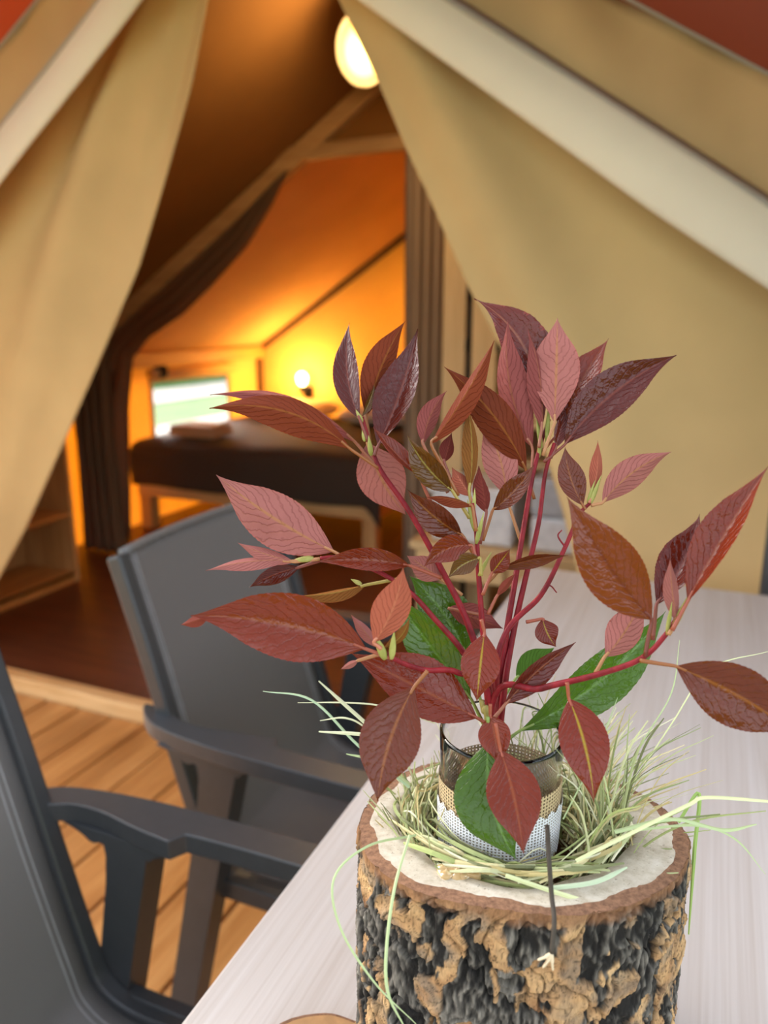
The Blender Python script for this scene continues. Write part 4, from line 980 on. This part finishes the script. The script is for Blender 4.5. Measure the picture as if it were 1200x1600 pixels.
# --- branch D: right, low, near
Dq = branch('red-leafed branch stretching far out over the open tabletop', [(768, 1105, .475), (845, 1076, .455), (930, 1055, .44), (1000, 1030, .43), (1040, 992, .425), (1066, 950, .425)], .0023, .0012)
leaf(Dq, (1018, 968, .415), (886, 776, .40), 96, 'orange', 'T', 8, -8, 8, .20, (1008, 1026))
leaf(Dq, (1074, 940, .42), (1201, 728, .41), 82, 'red', 'T', -30, -6, -6, .55, (1050, 985))
leaf(Dq, (1026, 944, .44), (1093, 803, .45), 78, 'dark', 'T', -25, 6, -8, .5, (1020, 1000), wave=.7)
leaf(Dq, (1057, 972, .422), (1047, 872, .42), 28, 'pink', 'B', 20, -2, 0, .4, (1044, 992))
leaf(Dq, (945, 1026, .45), (1004, 930, .46), 56, 'pink', 'B', 15, 6, 0, .25, (930, 1052), wave=.7)
leaf(Dq, (1056, 1041, .42), (1248, 1150, .41), 104, 'brown', 'T', 12, -10, 10, .28, (1000, 1032))
leaf(Dq, (889, 1092, .44), (928, 1254, .42), 78, 'ribred', 'T', -6, -6, 8, .22, (886, 1066), shape=.8)
bud(Dq, (1050, 985, .424), (1082, 920, .42), 12); bud(Dq, (1042, 992, .424), (1050, 940, .42), 9)
# --- branch E: tall, right of centre
E = branch('tallest red-leafed branch rising in front of the wide door flap', [(778, 1110, .50), (790, 1000, .50), (806, 900, .505), (819, 820, .51), (832, 745, .515), (846, 690, .52), (858, 655, .52)], .0024, .0012)
leaf(E, (842, 650, .54), (741, 466, .545), 84, 'mauve', 'T', 22, 26, 10, .35, (846, 690), wave=.9)
leaf(E, (832, 700, .52), (794, 499, .525), 62, 'mauve', 'B', -20, -14, 6, .45, (832, 745))
leaf(E, (846, 672, .515), (825, 515, .52), 42, 'mauve', 'B', 35, 8, 0, .5, (842, 700))
leaf(E, (866, 662, .51), (871, 497, .53), 74, 'pink', 'B', 4, 0, 8, .16, (848, 712), shape=1.0)
leaf(E, (874, 675, .53), (951, 529, .55), 62, 'red', 'T', -18, -6, 0, .4, (852, 700), wave=.7)
leaf(E, (882, 695, .515), (1057, 555, .51), 82, 'dark', 'T', -10, -16, -6, .40, (850, 722))
bud(E, (846, 700, .518), (838, 650, .518), 9); bud(E, (854, 690, .518), (858, 630, .518), 9); bud(E, (842, 715, .518), (846, 668, .518), 8)
# --- branch F: second tall stem, cluster right
Fq = branch('red-leafed branch slanting away under the tallest one, ending in small pink leaves', [(774, 1090, .49), (790, 990, .49), (845, 930, .495), (880, 862, .50), (905, 805, .505), (922, 786, .505)], .0023, .0011)
leaf(Fq, (911, 790, .505), (883, 698, .51), 46, 'brown', 'T', 12, -6, 0, .35, (915, 796))
leaf(Fq, (926, 774, .505), (934, 688, .51), 24, 'salmon', 'B', 20, 3, 0, .4, (920, 786))
leaf(Fq, (941, 786, .50), (1049, 706, .495), 50, 'pink', 'B', 10, -10, 0, .3, (924, 790))
bud(Fq, (922, 788, .505), (940, 742, .505), 9); bud(Fq, (918, 786, .505), (930, 750, .505), 7)
twig(Fq, [(884, 856, .50), (872, 838, .50), (878, 828, .50)], .0007, .0004)
leaf(Fq, (782, 889, .49), (888, 868, .485), 30, 'brown', 'T', 40, -5, 0, .4, (758, 915))
leaf(Fq, (848, 967, .49), (869, 1011, .485), 38, 'ribred', 'T', 5, 3, 0, .15, (822, 972))
twig(Fq, [(843, 932, .495), (858, 915, .495), (870, 926, .495)], .0007, .0004)
# --- branch G: second upright stem
Gq = branch('straight crimson branch standing close beside the tallest one', [(784, 1110, .495), (800, 1000, .50), (822, 900, .505), (841, 820, .51), (852, 740, .515), (866, 692, .515)], .0024, .0012)
leaf(Gq, (868, 700, .515), (884, 640, .52), 26, 'dark', 'T', 20, 0, 0, .4, (860, 716))
leaf(Gq, (822, 735, .52), (694, 573, .50), 62, 'brown', 'B', 8, 12, 6, .25, (835, 780))
leaf(Gq, (791, 776, .515), (752, 656, .52), 56, 'pink', 'B', 10, 8, 4, .2, (815, 850))
leaf(Gq, (770, 797, .495), (835, 726, .485), 40, 'brown', 'T', -15, 6, 4, .4, (754, 845))
# --- branch H: centre cluster
H_ = branch('short bushy red-leafed branch in the middle of the bunch', [(770, 1105, .485), (756, 1000, .485), (748, 900, .485), (744, 830, .485), (738, 786, .485)], .0024, .0012)
leaf(H_, (674, 694, .49), (772, 532, .485), 46, 'brown', 'B', -30, 6, 0, .5, (716, 775))
leaf(H_, (661, 694, .50), (698, 611, .505), 36, 'mauve', 'B', 20, -8, 0, .3, (700, 770))
leaf(H_, (733, 766, .49), (729, 628, .50), 32, 'olive', 'B', 30, 6, 0, .35, (738, 800))
leaf(H_, (706, 766, .485), (636, 680, .475), 52, 'olive', 'T', -12, -6, 4, .45, (734, 810), wave=.8)
leaf(H_, (722, 836, .48), (636, 764, .47), 54, 'brown', 'T', -10, -5, 4, .45, (744, 872), wave=.6)
leaf(H_, (694, 722, .495), (706, 676, .50), 26, 'dark', 'B', 20, 0, 0, .3, (712, 770))
leaf(H_, (738, 791, .475), (665, 777, .47), 26, 'brown', 'B', 40, 4, 0, .5, (744, 830))
leaf(H_, (735, 776, .49), (706, 730, .495), 30, 'salmon', 'B', 20, 0, 0, .3, (742, 810))
leaf(H_, (760, 802, .49), (748, 728, .50), 34, 'dark', 'B', 30, 0, 0, .4, (750, 850), wave=.8)
leaf(H_, (738, 853, .475), (662, 886, .465), 44, 'red', 'T', -10, 12, 4, .3, (746, 880))
leaf(H_, (750, 872, .475), (700, 903, .47), 34, 'olive', 'T', -10, 6, 4, .3, (752, 900))
leaf(H_, (768, 896, .48), (797, 858, .475), 32, 'ribred', 'T', 10, 0, 0, .3, (754, 930))
leaf(H_, (700, 950, .51), (786, 982, .51), 44, 'mauve', 'B', 20, 0, 0, .3, (748, 960))
leaf(H_, (776, 932, .485), (806, 895, .485), 16, 'red', 'B', 10, 0, 0, .5, (762, 960))
leaf(H_, (757, 988, .465), (745, 1096, .455), 62, 'ribred', 'T', 4, 0, 8, .15, (752, 968), shape=.95)
leaf(H_, (789, 1101, .465), (900, 1003, .46), 48, 'mauve', 'T', 28, -6, 0, .45, (772, 1122))
leaf(H_, (766, 1118, .455), (780, 1196, .44), 52, 'red', 'T', 5, -2, 8, .2, (766, 1100))
leaf(H_, (782, 1172, .438), (818, 1334, .408), 86, 'red', 'T', -4, -4, 8, .2, (774, 1130), shape=.9)
bud(H_, (742, 830, .485), (730, 780, .485), 9); bud(H_, (744, 850, .483), (756, 800, .483), 9); bud(H_, (748, 900, .483), (768, 862, .48), 8); bud(H_, (740, 800, .485), (742, 762, .487), 7)
# --- green foliage
K = branch('branch foot with big green leaves around the rim of the glass', [(762, 1135, .475), (756, 1112, .475), (752, 1094, .475)], .0022, .0015, STEMG, grp=None)
leaf(K, (736, 1092, .49), (607, 920, .49), 76, 'green', 'T', -12, 0, 4, .35, (760, 1140))
leaf(K, (728, 1022, .52), (640, 900, .52), 84, 'green', 'T', 10, 8, 4, .2, (756, 1110))
leaf(K, (812, 1142, .50), (1040, 955, .52), 84, 'green', 'T', 18, 16, 6, .28, (780, 1165), shape=.95)
leaf(K, (764, 1158, .452), (806, 1342, .430), 116, 'green', 'T', 6, 16, 8, .12, (762, 1120), shape=.95)
leaf(K, (806, 1060, .52), (866, 1012, .53), 46, 'green', 'B', 25, 0, 0, .3, (775, 1110))
